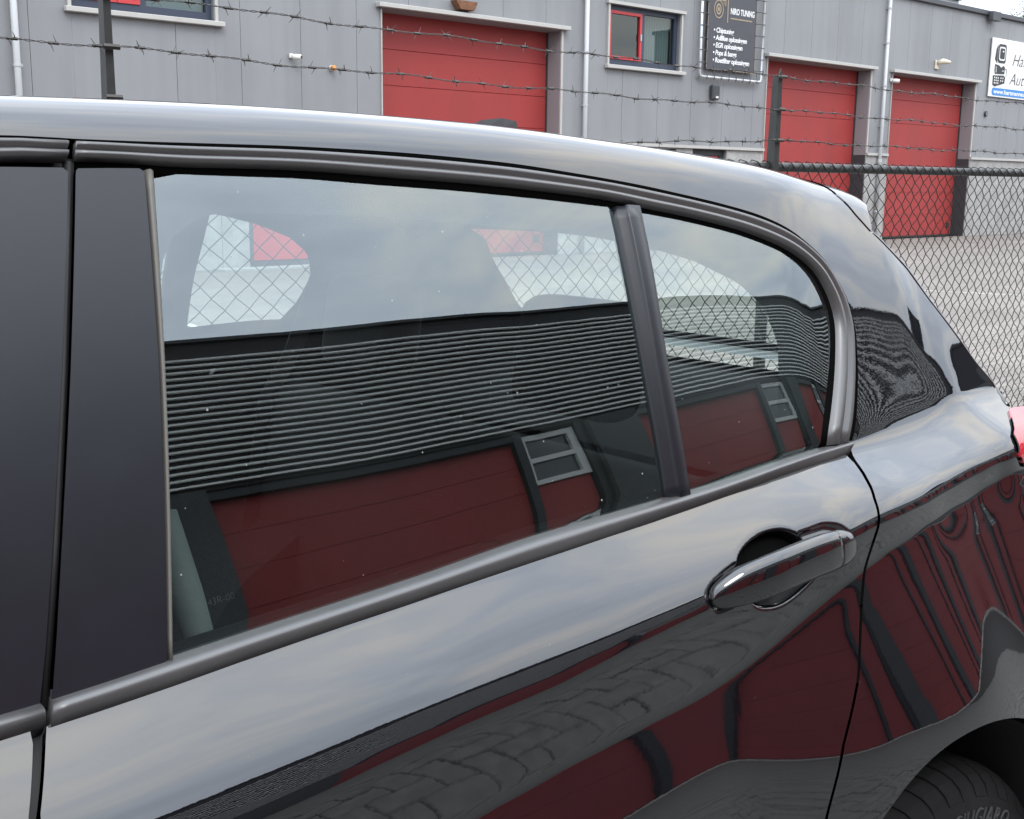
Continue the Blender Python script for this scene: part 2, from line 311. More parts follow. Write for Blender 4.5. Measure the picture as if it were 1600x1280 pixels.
# roller doors: sections, reveals, lintels
for a,b in doors:
    dr=bpy.data.objects.new('sectional_door',None); link(dr,bld); WORLD[dr.name]=Matrix.Identity(4)
    yd_=YB+.36; h=DH/7
    for i in range(7):
        box('door_section',a+.03,b-.03,yd_,yd_+.05,i*h+.003,(i+1)*h-.003,M_reddoor,dr,bevel=.004)
    box('door_back',a,b,yd_+.051,yd_+.06,0,DH,M_anth,dr)
    [MB().box(q,q+.029,yd_-.04,yd_+.05,0,DH).build('door_rail',M_anth,dr) for q in (a,b-.029)]
    box('bottom_seal',a+.03,b-.03,yd_-.006,yd_-.001,0,.05,mat('rubber',(.02,.02,.02),.8),dr)
    MB().box(b-.3,b-.16,yd_-.02,yd_-.002,.22,.36).build('door_handle',mat('rubber',(.02,.02,.02),.8),dr)
    mr=MB(); mr.box(a+.001,a+.02,YB-.03,yd_-.041,0,DH-.013); mr.build('door_jamb',M_flash,bld)
    mr=MB(); mr.box(b-.02,b-.001,YB+.001,yd_+.04,ZP-.05,DH-.013); mr.build('door_reveal',M_rev,bld)
    mr=MB(); mr.box(b-.02,b-.001,YB+.001,yd_+.04,0,ZP-.052); mr.build('door_reveal',M_anth,bld)
    mr=MB(); mr.box(b-.02,b+.03,YB-.035,YB-.003,ZP,DH); mr.build('door_jamb',M_flash,bld)
    MB().prism([(a-.09,DH+.005),(b+.13,DH+.005),(b+.13,DH+.075),(a-.09,DH+.075)],YB-.13,YB+.0-.003).build('lintel_flashing',M_flash,bld,bevel=.006)
    box('lintel_soffit',a+.021,b-.021,YB+.001,yd_-.001,DH-.012,DH-.001,M_rev,bld)
# windows
for wi,(a,b,z0,z1) in enumerate(wins):
    wn=bpy.data.objects.new('window',None); link(wn,bld); WORLD[wn.name]=Matrix.Identity(4)
    m=(a+b)/2; t=.09; yf=YB+.07
    fr=MB(); fr.box(a,b,yf,yf+.07,z0,z0+t*1.3).box(a,b,yf,yf+.07,z1-t,z1).box(a,a+t*.7,yf,yf+.07,z0+t*1.3,z1-t).box(b-t,b,yf,yf+.07,z0+t*1.3,z1-t).box(m-.04,m+.05,yf,yf+.07,z0+t*1.3,z1-t); fr.build('window_frame',M_navy,wn)
    s=.055; A,B_,Z0,Z1=a+t*.7+.004,m-.044,z0+t*1.3+.004,z1-t-.004
    fr=MB(); fr.box(A,B_,yf-.02,yf+.05,Z0,Z0+s).box(A,B_,yf-.02,yf+.05,Z1-s,Z1).box(A,A+s,yf-.02,yf+.05,Z0+s,Z1-s).box(B_-s,B_,yf-.02,yf+.05,Z0+s,Z1-s); fr.build('casement_frame',M_redframe,wn)
    box('handle',B_-s+.01,B_-s+.035,yf-.045,yf-.021,(Z0+Z1)/2-.06,(Z0+Z1)/2+.06,M_pipe,wn)
    mk('pane',[(A+s,yf+.02,Z0+s),(B_-s,yf+.02,Z0+s),(B_-s,yf+.02,Z1-s),(A+s,yf+.02,Z1-s)],[(0,1,2,3)],M_gl2,wn)
    mk('pane',[(m+.05,yf+.04,z0+t*1.3),(b-t,yf+.04,z0+t*1.3),(b-t,yf+.04,z1-t),(m+.05,yf+.04,z1-t)],[(0,1,2,3)],M_gl2,wn)
    nf=60; v=[];f=[]                     # curtain behind the right pane / blind
    for i in range(nf+1):
        xx=m+.03+(b-m-.1)*i/nf; yy=yf+.16+(.025*math.sin(i*1.3) if wi else 0); v+=[(xx,yy,z0),(xx,yy,z1)]
        if i: f.append((2*i-2,2*i,2*i+1,2*i-1))
    mk('curtain',v,f,M_blind,wn,smooth=True)
    if wi==0: box('blind',a,m+.02,yf+.15,yf+.16,z0,z1,M_blind,wn)
    box('room_back',a-.1,b+.1,YB+1.2,YB+1.25,z0-.3,z1+.3,M_dark,wn)
    MB().box(a-.10,b+.13,YB-.10,YB-.004,z0-.075,z0-.005).build('window_sill',M_flash,wn,bevel=.008)
    MB().box(a-.09,b+.11,YB-.07,YB-.004,z1+.004,z1+.06).build('window_head',M_flash,wn)
    [MB().box(q,q+.047,YB-.04,YB-.003,z0,z1).build('window_jamb',M_flash,wn) for q in (a-.05,b+.003)]
# entrance doors in the plinth
for i,(a,b,h) in enumerate(ENT):
    en=bpy.data.objects.new('entrance_door',None); link(en,bld); WORLD[en.name]=Matrix.Identity(4)
    y=YB+.08; t=.12
    MB().box(a,a+t,y,y+.08,0,h).box(b-t,b,y,y+.08,0,h).box(a+t,b-t,y,y+.08,h-t,h).box(a+t,b-t,y,y+.08,0,.10).build('door_frame',M_anth,en)
    if i==1:
        mk('pane',[(a+t,y+.04,.1),(b-t,y+.04,.1),(b-t,y+.04,h-t),(a+t,y+.04,h-t)],[(0,1,2,3)],M_gl2,en); box('room_back',a,b,YB+1.0,YB+1.05,0,h,M_dark,en)
    else:
        box('door_leaf',a+t+.01,b-t-.01,y+.02,y+.06,.11,h-t-.01,M_redframe,en,bevel=.004); MB().box(a+t+.06,a+t+.20,y-.03,y-.015,.98,1.01).box(a+t+.06,a+t+.09,y-.03,y+.021,.96,1.03).build('handle',M_pipe,en)
box('concrete_step',8.6,10.9,YB-.02-.35,YB-.022,.001,.03,M_conc,bld)
# rain pipes with clips
for xp in (5.88,16.32,26.62):
    p=MB().tube([(xp,YB-.09,ZR-.1),(xp,YB-.09,.0)],.045,10).build('rain_pipe',M_pipe,bld,smooth=True)
    for z in (.7,1.75,2.75,3.7,4.7,5.5): MB().tube([(xp,YB-.09,z),(xp,YB-.09,z+.035)],.053,10).box(xp-.012,xp+.07,YB-.09,YB,z,z+.03).build('pipe_clip',M_pipe,p)
    MB().tube([(xp,YB-.09,1.9),(xp,YB-.09,1.98)],.052,10).build('pipe_collar',M_pipe,p)
# roof edge
box('roof_trim',X0B,X1B,YB-.09,YB+.5,ZR-.018,ZR+.10,M_roof,bld,bevel=.01)
mk('roof_deck',[(X0B,YB+.3,ZR),(X1B,YB+.3,ZR),(X1B,YB+14,ZR),(X0B,YB+14,ZR)],[(0,1,2,3)],M_roof,bld)
MB().box(31.5,31.95,YB-.22,YB-.091,ZR-.16,ZR+.08).build('hopper_head',M_roof,bld,bevel=.01)
MB().box(15.6,15.62,YB-.004,YB,ZR-.1,ZR-.05).build('rivet',M_flash,bld)
MB().prism([(13.15,4.32),(13.62,4.32),(13.55,4.02+.16),(13.25,4.02+.16)],YB-.16,YB-.004).build('rusty_lamp_bracket',mat('rust',(.16,.07,.035),.85,var=.4,vscale=20),bld)
# things fixed to the facade
M_lampw=mat('lamp_white',(.62,.61,.57),.4)
def wall_camera(x,z,label,cat,s=1.):
    t=thing('security_camera',label,cat,(x,YB-.05,z)); 
    MB().box(x-.05*s,x+.05*s,YB-.05,YB-.008,z-.05*s,z+.05*s).build('mount',M_lampw,t,bevel=.01)
    MB().tube([(x,YB-.05,z),(x+.03*s,YB-.11*s,z-.02*s),(x+.10*s,YB-.22*s,z-.03*s),(x+.12*s,YB-.25*s,z-.03*s)],[.035*s,.06*s,.062*s,.05*s],12).build('camera_body',M_lampw,t,smooth=True)
    MB().tube([(x+.12*s,YB-.251*s,z-.03*s),(x+.125*s,YB-.262*s,z-.031*s)],.035*s,10).build('lens',M_anth,t); return t
wall_camera(10.02,3.19,'small white dome camera on the grey wall left of the big red door','camera',.7)
wall_camera(27.0,3.88,'small white camera on the pipe between the two right red doors','camera',.8)
t=thing('wall_lamp','cream bulkhead lamp above the rightmost red door','lamp',(29.15,YB-.03,4.42))
MB().box(29.03,29.22,YB-.05,YB-.008,4.28,4.5).build('back_plate',mat('lamp_cream',(.55,.5,.4),.5),t,bevel=.01)
MB().tube([(29.1,YB-.05,4.44),(29.2,YB-.16,4.47),(29.36,YB-.26,4.45)],[.05,.075,.04],12).build('lamp_head',mat('lamp_cream',(.55,.5,.4),.5),t,smooth=True)
t=thing('signal_beacon','small orange beacon on the grey wall left of the big red door','beacon',(10.75,YB-.03,3.06))
MB().tube([(10.75,YB-.008,3.06),(10.75,YB-.05,3.06)],.045,12).build('base',M_lampw,t); MB().tube([(10.75,YB-.051,3.06),(10.75,YB-.10,3.06),(10.75,YB-.12,3.06)],[.042,.04,.02],12).build('beacon_lens',mat('amber',(.55,.2,.03),.3),t,smooth=True)
t=thing('outdoor_sensor','black box sensor on the wall under the dark sign','sensor',(20.15,YB-.03,3.2))
MB().box(20.04,20.27,YB-.13,YB-.008,3.06,3.36).build('housing',M_anth,t,bevel=.03); MB().box(20.12,20.2,YB-.137,YB-.131,3.09,3.13).build('lens',M_lampw,t)
t=thing('wall_vent','small dark round vent below the white sign','vent',(31.92,YB-.02,3.29))
MB().tube([(31.92,YB-.008,3.29),(31.92,YB-.05,3.29)],.075,14).build('collar',M_anth,t); MB().tube([(31.92,YB-.051,3.29),(31.92,YB-.06,3.29)],.05,12).build('flap',M_cladb,t)
# --- sign of the tuning shop: dark board laced into a tube frame
sg=thing('shop_sign','dark sign board listing tuning services laced into a steel tube frame','sign',(20.6,YB-.1,3.6))
M_sign=mat('sign_dark',(.055,.057,.066),.5,1.45,var=.08,vscale=3); M_gold=mat('sign_gold',(.28,.22,.15),.4); M_swhite=mat('sign_white',(.72,.72,.72),.6); M_tube=mat('galvanised',(.52,.53,.54),.32,1.6,metal=.6,var=.15,vscale=9)
SX0,SX1,SZ0,SZ1=19.80,21.42,3.66,5.75; FX0,FX1,FZ0=19.60,21.66,3.50; yS=YB-.10
box('board',SX0,SX1,yS,yS+.02,SZ0,SZ1,M_sign,sg)
e_=.012; MB().box(SX0,SX0+e_,yS-.003,yS-.0005,SZ0,SZ1).box(SX1-e_,SX1,yS-.003,yS-.0005,SZ0,SZ1).box(SX0+e_,SX1-e_,yS-.003,yS-.0005,SZ0,SZ0+e_).box(SX0+e_,SX1-e_,yS-.003,yS-.0005,SZ1-e_,SZ1).build('border_line',M_gold,sg)
MB().tube([(FX0,yS,5.9),(FX0,yS,FZ0+.06),(FX0+.02,yS,FZ0+.015),(FX0+.07,yS,FZ0),(FX1-.07,yS,FZ0),(FX1-.02,yS,FZ0+.015),(FX1,yS,FZ0+.06),(FX1,yS,5.9),(FX1-.06,yS,5.95),(FX0+.06,yS,5.95),(FX0,yS,5.9)],.030,10).build('tube_frame',M_tube,sg,smooth=True)
for i in range(10):
    z=FZ0+.28+i*.24; MB().tube([(FX0-.045,yS-.02,z),(FX0,yS-.045,z),(SX0+.03,yS-.008,z+.0)],.008,5).build('lacing',M_anth,sg); MB().tube([(FX1+.045,yS-.02,z-.06),(FX1,yS-.045,z-.06),(SX1-.03,yS-.008,z-.06)],.008,5).build('lacing',M_anth,sg)
for i in range(8):
    xx=FX0+.2+i*.24; MB().tube([(xx,yS-.02,FZ0-.045),(xx,yS-.045,FZ0),(xx,yS-.008,SZ0+.02)],.008,5).build('lacing',M_anth,sg)
for xx in (FX0+.1,FX1-.3): MB().tube([(xx,yS+.03,FZ0),(xx,YB,FZ0)],.012,6).build('bracket',M_anth,sg)
yT=yS-.004
walltext('lettering','NIRO TUNING',20.52,4.80,.17,yT,M_swhite,sg,width=.80,offset=.004)
box('gold_line',20.52,21.26,yT-.001,yT+.002,4.70,4.725,M_gold,sg); box('gold_line',20.415,20.445,yT-.001,yT+.002,4.62,5.12,M_gold,sg)
for i,s in enumerate(('• Chiptuning','• AdBlue oplossingen','• EGR oplossingen','• Pops & bangs','• Roetfilter oplossingen')):
    walltext('lettering',s,19.99,4.40-i*.148,.140,yT,M_swhite,sg,shear=.15,offset=.003,spacing=.94)
def ring(cx,cz,rx,rz,wd,y0,y1,n=40,a0=0,a1=2*PI):
    m=MB();pts=[]
    closed=abs(a1-a0-2*PI)<1e-6
    k=n if closed else n+1
    for i in range(k):
        a=a0+(a1-a0)*i/n
        for rr in (1.,1-wd/rx): 
            for y in (y0,y1): m.v.append((cx+rx*rr*math.cos(a),y,cz+rz*rr*math.sin(a)))
    for i in range(n):
        j=(i+1)%k; b=4*i;c=4*j
        m.f+=[(b,c,c+2,b+2),(b+1,b+3,c+3,c+1),(b,b+1,c+1,c),(b+2,c+2,c+3,b+3)]
    return m
lg=ring(20.13,4.86,.155,.185,.022,yT-.002,yT+.002); q=ring(20.13,4.86,.085,.11,.03,yT-.002,yT+.002); lg.add(q.v,q.f); q=ring(20.13,4.86,.035,.045,.03,yT-.002,yT+.002); lg.add(q.v,q.f)
lg.box(20.10,20.36,yT-.002,yT+.002,5.035,5.06).box(20.335,20.36,yT-.002,yT+.002,4.93,5.035).box(20.28,20.30,yT-.002,yT+.002,4.96,5.035); lg.build('turbo_emblem',M_gold,sg)
# --- white sign with a computer drawing at the right
hs=thing('company_sign','white sign with black computer drawing and blue web address band','sign',(33.5,YB-.05,3.75))
HX0,HX1,HZ0,HZ1=31.90,36.3,3.76,5.30; yH=YB-.06
box('board',HX0,HX1,yH,yH+.03,HZ0,HZ1,mat('sign_board_white',(.66,.66,.64),.45,var=.04,vscale=2),hs,bevel=.004)
M_ink=mat('sign_ink',(.016,.017,.02),.5); M_blue=mat('sign_blue',(.03,.19,.50),.5); yI=yH-.004
M_sb=mat('sign_board_white',(.66,.66,.64))
def rr(x0,x1,z0,z1,r,n=5,sl=0.):
    p=[]
    for (cx,cz,a0) in ((x1-r,z1-r,0),(x0+r,z1-r,90),(x0+r,z0+r,180),(x1-r,z0+r,270)):
        for i in range(n+1): a=R(a0+90*i/n); p.append((cx+r*math.cos(a),cz+r*math.sin(a)))
    return [(x,z+sl*(x-x0)) for x,z in p]
MB().prism(rr(32.26,32.72,4.66,5.16,.09),yI-.001,yI+.003).prism([(32.10,4.74),(32.24,4.64),(32.24,5.14),(32.15,5.02)],yI-.001,yI+.003).build('computer_drawing',M_ink,hs)
MB().prism(rr(32.32,32.67,4.73,5.09,.07),yI-.003,yI-.0015).build('screen_line',M_sb,hs); MB().prism(rr(32.36,32.635,4.77,5.05,.05),yI-.005,yI-.0035).build('screen',M_ink,hs); MB().prism(rr(32.50,32.58,4.95,4.99,.015),yI-.007,yI-.0055).build('screen_glint',M_sb,hs)
MB().prism([(32.16,4.36),(32.70,4.38),(32.72,4.56),(32.60,4.60),(32.50,4.54),(32.36,4.60),(32.14,4.62),(32.12,4.46)],yI-.001,yI+.003).build('computer_drawing',M_ink,hs)
MB().prism([(32.55,4.45),(32.66,4.455),(32.66,4.475),(32.55,4.47)],yI-.003,yI-.0015).prism([(32.2,4.40),(32.23,4.40),(32.21,4.55),(32.18,4.57)],yI-.003,yI-.0015).build('drive_slot',M_sb,hs)
MB().prism([(32.07,4.07),(32.20,4.03),(32.75,4.14),(32.77,4.30),(32.68,4.345),(32.06,4.32)],yI-.001,yI+.003).build('keyboard_drawing',M_ink,hs)
kk=MB()
for i in range(3):
    for j in range(3): xx=32.14+.10*i; z=4.245-.07*j; kk.prism(rr(xx,xx+.055,z,z+.042,.012,2),yI-.003,yI-.0015)
for i in range(2):
    for j in range(2): xx=32.50+.11*i; z=4.25-.075*j; kk.prism(rr(xx,xx+.05,z,z+.042,.012,2),yI-.003,yI-.0015)
kk.build('keys',M_sb,hs)
MB().tube([(32.76,4.34-.04+yI*0,0)],.01) if False else None
MB().prism([(32.74,4.52),(32.80,4.53),(32.83,4.48),(32.82,4.33),(32.80,4.33),(32.81,4.47),(32.79,4.505),(32.74,4.50)],yI-.001,yI+.003).build('mouse_cable',M_ink,hs)
walltext('lettering','Hartmann',33.08,4.64,.46,yI,M_ink,hs,shear=.35,width=2.3,offset=-.006); walltext('lettering','Auto',33.02,4.13,.46,yI,M_ink,hs,shear=.35,width=1.15,offset=-.006)
MB().prism(rr(32.06,36.15,3.80,4.0,.095),yI-.0005,yI+.003).build('blue_band',M_blue,hs)
walltext('lettering','www.hartmannau',32.16,3.85,.165,yI-.002,M_swhite,hs,width=1.85,offset=.003)
# roof plant
for (xa,xb,ya,z1,lab) in ((31.2,33.2,17.2,6.62,'grey roof unit on the building, left one of two'),(33.5,34.9,17.4,6.50,'low grey roof hatch on the building, right one of two')):
    t=thing('roof_unit',lab,'roof unit',((xa+xb)/2,ya+.6,ZR)); MB().box(xa,xb,ya,ya+1.4,ZR+.002,z1-.08).build('casing',M_clad,t,bevel=.02); MB().box(xa-.06,xb+.06,ya-.06,ya+1.46,z1-.078,z1).build('lid',M_flash,t,bevel=.01)
# tree behind the building
def tree(x,y,h,label):
    t=thing('broadleaf_tree',label,'tree',(x,y,0),)
    M_bark=mat('bark',(.07,.055,.04),.95,var=.3,vscale=8); rnd=random.Random(3)
    m=MB().tube([(x,y,0),(x+.1,y,h*.35),(x,y+.1,h*.7),(x+.1,y,h*.95)],[.28,.22,.12,.03],8)
    for i in range(9):
        a=rnd.uniform(0,6.28); z=h*rnd.uniform(.4,.8); l=rnd.uniform(1.,2.4); m.tube([(x,y,z),(x+l*.5*math.cos(a),y+l*.5*math.sin(a),z+l*.35),(x+l*math.cos(a),y+l*math.sin(a),z+l*.8)],[.09,.05,.015],5)
    m.build('trunk',M_bark,t,smooth=True); lm=MB()
    for c in range(90):
        a=rnd.uniform(0,6.28); u=rnd.random()**.5; z=h*(.42+.58*rnd.random()); w_=2.6*math.sin(max(.15,min(1,(1.06-z/h)*1.6)))
        cc=np.array([x+u*w_*math.cos(a),y+u*w_*math.sin(a),z])
        for l in range(70):
            p=cc+np.array([rnd.gauss(0,.26),rnd.gauss(0,.26),rnd.gauss(0,.24)]); d=np.array([rnd.gauss(0,1) for _ in range(3)]); d/=np.linalg.norm(d); s=np.cross(d,[.3,.5,.8]); s/=np.linalg.norm(s); q=.10
            lm.add([p,p+d*q*.5+s*q*.3,p+d*q,p+d*q*.5-s*q*.3],[(0,1,2,3)])
    mm=mat('leaf_green',(.075,.105,.03),.6,var=.35,vscale=1.2); mk('crown',lm.v,lm.f,mm,t)
tree(56.2,25.5,10.1,'green tree rising behind the roof at the right edge')
# ================================================================== building across the lane (seen mirrored in the car)
YO=-8.0
ob=thing('workshop_row_building','workshop row with red doors and ribbed dark band, mirrored in the car side','building',(10,-10,0))
M_slat=mat('louvre_slat',(.8,.8,.78),.5); M_band=mat('louvre_dark',(.012,.013,.014),.7)
M_grit=mat('pebbledash_dark',(.06,.064,.066),.95,var=.35,vscale=30,bump=.01,bscale=60,spots=(70,.3,(.15,.155,.155),.35))
M_fr=mat('frame_dark_green',(.014,.018,.02),.5); M_wfr=mat('frame_white',(.62,.62,.6),.4); M_opane=mat('pane_dark',(.06,.07,.068),.15,1.6)
XO0,XO1=-22.,47.6; HD,HT=4.0,6.15
box('wall_core',XO0,XO1,YO-6,YO-.36,0,HT-.02,M_band,ob)
box('louvre_backing',XO0,XO1,YO-.355,YO-.03,HD,HT-.001,M_band,ob)
box('roof_edge',XO0,XO1,YO-.40,YO+.02,HT,HT+.05,M_fr,ob)
npitch=(HT-.22-HD-.04)/20
for i in range(20):
    z=HD+.06+i*npitch
    MB().prism([(XO0,z),(XO1,z),(XO1,z+.026),(XO0,z+.026)],YO-.029,YO+.012).build('louvre_slat',M_slat,ob)
PD=6.03; x=4.48-PD*4
while x+PD<XO1:
    d=bpy.data.objects.new('sectional_door',None); link(d,ob); WORLD[d.name]=Matrix.Identity(4)
    n=8; h=(HD-.12)/n
    for i in range(n):
        box('door_section',x+.0,x+3.46,YO-.22,YO-.16,.02+i*h+.002,.02+(i+1)*h-.002,M_reddoor,d,bevel=.003)
    box('door_track',x+3.461,x+3.66,YO-.3,YO-.05,0,HD-.001,M_fr,ob); box('door_track',x+4.86,x+5.04,YO-.3,YO-.05,0,HD-.001,M_fr,ob); box('door_head',x,x+3.46,YO-.3,YO-.06,HD-.12,HD-.001,M_fr,ob)
    p=bpy.data.objects.new('personnel_door',None); link(p,ob); WORLD[p.name]=Matrix.Identity(4)
    a,b=x+3.662,x+4.858
    box('door_leaf',a+.02,b-.02,YO-.2,YO-.14,.02,2.97,M_reddoor,p)
    fr=MB(); z0,z1,zm=2.98,3.94,3.46; t=.09
    fr.box(a,b,YO-.2,YO-.1,z0,z0+t).box(a,b,YO-.2,YO-.1,z1-t,z1).box(a,b,YO-.2,YO-.1,zm-t/2,zm+t/2)
    for (q0,q1) in ((z0+t,zm-t/2),(zm+t/2,z1-t)): fr.box(a,a+t,YO-.2,YO-.1,q0,q1).box(b-t*1.5,b,YO-.2,YO-.1,q0,q1)
    fr.build('top_light_frame',M_wfr,p)
    for (q0,q1) in ((z0+t,zm-t/2),(zm+t/2,z1-t)): box('pane',a+t,b-t*1.5,YO-.17,YO-.15,q0,q1,M_opane,p)
    box('pebbledash_pier',x+5.042,x+PD-.002,YO-.3,YO+.03,0,HD-.001,M_grit,ob)
    x+=PD
# made-up dark hall, added only to mirror a dark patch in the rear pillar
hb=thing('added_dark_hall','tall dark hall added down the lane to mirror black in the rear pillar','building',(61,-12,0))
M_hall=mat('added_hall_cladding',(.018,.021,.026),.7,var=.15,vscale=1.); M_hallt=mat('added_hall_trim',(.03,.033,.04),.5)
box('wall_core',54.1,68,-16,-8.36,0,9.7,M_hallt,hb)
for i in range(12): box('cladding_panel',54.1+i*1.158+.01,54.1+(i+1)*1.158-.01,-8.355,-8.3,.3,9.6,M_hall,hb)
for i in range(6): box('cladding_panel',54.04,54.095,-8.36-(i+1)*1.16+.01,-8.36-i*1.16-.01,.3,9.6,M_hall,hb)
box('roof_trim',53.95,68.1,-16.1,-8.2,9.701,9.9,M_hallt,hb)
# ================================================================== chain link fence with barbed wire
YF=2.1; FZ=1.44
fe=thing('chain_link_fence','black chain link fence with round top rail behind the parked car','fence',(4,YF,0))
M_fence=mat('fence_black',(.022,.024,.023),.5,1.5,var=.25,vscale=30); M_wire=mat('mesh_wire',(.02,.022,.02),.7,1.3); M_barb=mat('barbed_wire',(.05,.045,.04),.55,1.6,metal=.4,var=.5,vscale=14)
MB().tube([(q,YF,FZ) for q in np.linspace(-4,16,21)],.018,12).build('top_rail',M_fence,fe,smooth=True)
wd,hh=.036,.064; nr=int((FZ-.02)/hh*2); m=MB()
for i in range(int(1/wd),int(14.5/wd)):
    xc=-4+1+ i*wd - .0; pts=[]; s=1 if i%2==0 else -1
    for j in range(nr+1):
        z=FZ+.012-j*hh/2; sx=(1 if j%2==0 else -1)*s; jj=.0022*math.sin(i*12.9+j*7.3)
        e=.0035*(1 if (j%2==0) else -1)
        pts.append((xc+sx*wd/2*1.03+jj,YF-.022+e,z))
    pts=[(pts[0][0]-.02,YF+.020,FZ+.004),(pts[0][0]-.008,YF+.006,FZ+.0245),(pts[0][0],YF-.016,FZ+.018)]+pts[1:]
    m.tube(pts,.0021,4,cap=False)
o=m.build('chain_link_mesh',M_wire,fe,smooth=True); o['kind']='stuff'
for k in range(-2,6):
    xp=1.235+2.645*k
    MB().tube([(xp,YF,-.03),(xp,YF,FZ-.02)],.024,10).build('post',M_fence,fe,smooth=True)
    # angle iron arm that carries the barbed wire
    z0,z1=FZ-.06,1.80+.012*max(0,3.87-xp)/1.; a=.0165 if xp>2 else .0115
    v=[];P=[(-a,-.004),(a*.9,-.004),(a*.9,.002),(-a+.006,.002),(-a+.006,.03),(-a,.03)]
    for z,sc_ in ((z0,1.15),(FZ+.01,1.05),(z1-.02,.8)): v+=[(xp+px*sc_,YF-.03+py*sc_,z) for px,py in P]
    f=[]
    for r_ in range(2):
        for q in range(6): f.append((r_*6+q,r_*6+(q+1)%6,(r_+1)*6+(q+1)%6,(r_+1)*6+q))
    f+=[tuple(range(6)),tuple(range(12,18))]
    mm=MB().add(v,f); b=len(mm.v); mm.add([(xp-a*.8,YF-.034,z1-.02),(xp+a*.7,YF-.034,z1-.02),(xp,YF-.034,z1+.005),(xp-a*.8,YF-.03,z1-.02),(xp+a*.7,YF-.03,z1-.02),(xp,YF-.03,z1+.005)],[(0,1,2),(3,5,4),(0,2,5,3),(1,4,5,2)])
    arm=mm.build('wire_arm',M_fence,fe)
    for z in [q_+.008*max(0,3.87-xp) for q_ in (1.775,1.655,1.54)]: MB().tube([(xp-.02,YF-.045,z),(xp+.02,YF-.045,z)],.007,6).build('wire_clip',M_barb,arm)
for wi_,zw in enumerate((1.775,1.655,1.54)):
    bwire=thing('barbed_wire',['topmost of the three barbed wire strands above the fence','middle one of the three barbed wire strands above the fence','lowest of the three barbed wire strands just above the top rail'][wi_],'barbed wire',(4,YF-.045,zw))
    xs=np.arange(-4,14.5,.016); ph=wi_*1.7
    def cz(x_): 
        u=((x_-1.235)/2.645)%1.; return zw+(-.033 if wi_==2 else .008)*max(0,3.87-x_)-.006*math.sin(PI*u)+.003*math.sin(x_*9+ph)+.002*math.sin(x_*23+ph*2)
    for s in (0,PI):
        MB().tube([(q,YF-.045+0.0022*math.cos(q*110+s),cz(q)+0.0022*math.sin(q*110+s)) for q in xs],.0011,4,cap=False).build('strand',M_barb,bwire)
    q=-3.95+.03*wi_
    barb=MB()
    while q<14.4:
        z=cz(q); a=random.uniform(0,6.28)
        barb.tube([(q-.012,YF-.045,z),(q+.012,YF-.045,z)],.0038,5)
        for s,dx in ((0,-.008),(PI,.008),(1.5,.003),(1.5+PI,-.003)):
            l=.018; barb.tube([(q+dx,YF-.045,z),(q+dx+.010*(1 if s<2 else -1),YF-.045+l*math.cos(a+s),z+l*math.sin(a+s))],[.0013,.0006],4)
        q+=.098+random.uniform(-.008,.008)
    o=barb.build('barbs',M_barb,bwire); o['kind']='stuff'
# ================================================================== THE CAR
# helpers that read a direction from the camera to place features on the body surface
def ray(px,py): return M@np.array([(px-800)/F,(py-640)/F,1.])
def at_y(px,py,Y):
    d=ray(px,py); return C+d*((Y-C[1])/d[1])
# ---------------- helpers
def pchip(xk,yk,xq):
    xk=np.asarray(xk,float);yk=np.asarray(yk,float);h=np.diff(xk);d=np.diff(yk)/h
    n=len(xk);m=np.zeros(n)
    if n==2: return np.interp(xq,xk,yk)
    for i in range(1,n-1):
        if d[i-1]*d[i]>0:
            w1=2*h[i]+h[i-1];w2=h[i]+2*h[i-1];m[i]=(w1+w2)/(w1/d[i-1]+w2/d[i])
    m[0]=d[0];m[-1]=d[-1]
    xq=np.clip(xq,xk[0],xk[-1]);i=np.clip(np.searchsorted(xk,xq)-1,0,n-2);t=(xq-xk[i])/h[i]
    return (2*t**3-3*t**2+1)*yk[i]+(t**3-2*t**2+t)*h[i]*m[i]+(-2*t**3+3*t**2)*yk[i+1]+(t**3-t**2)*h[i]*m[i+1]
def smooth(a,n):
    k=np.hanning(2*n+3)[1:-1];k/=k.sum();p=np.pad(a,((n,n),)+((0,0),)*(a.ndim-1),mode='reflect',reflect_type='odd')
    if a.ndim==1: return np.convolve(p,k,'valid')
    return np.stack([np.convolve(p[:,j],k,'valid') for j in range(a.shape[1])],1)
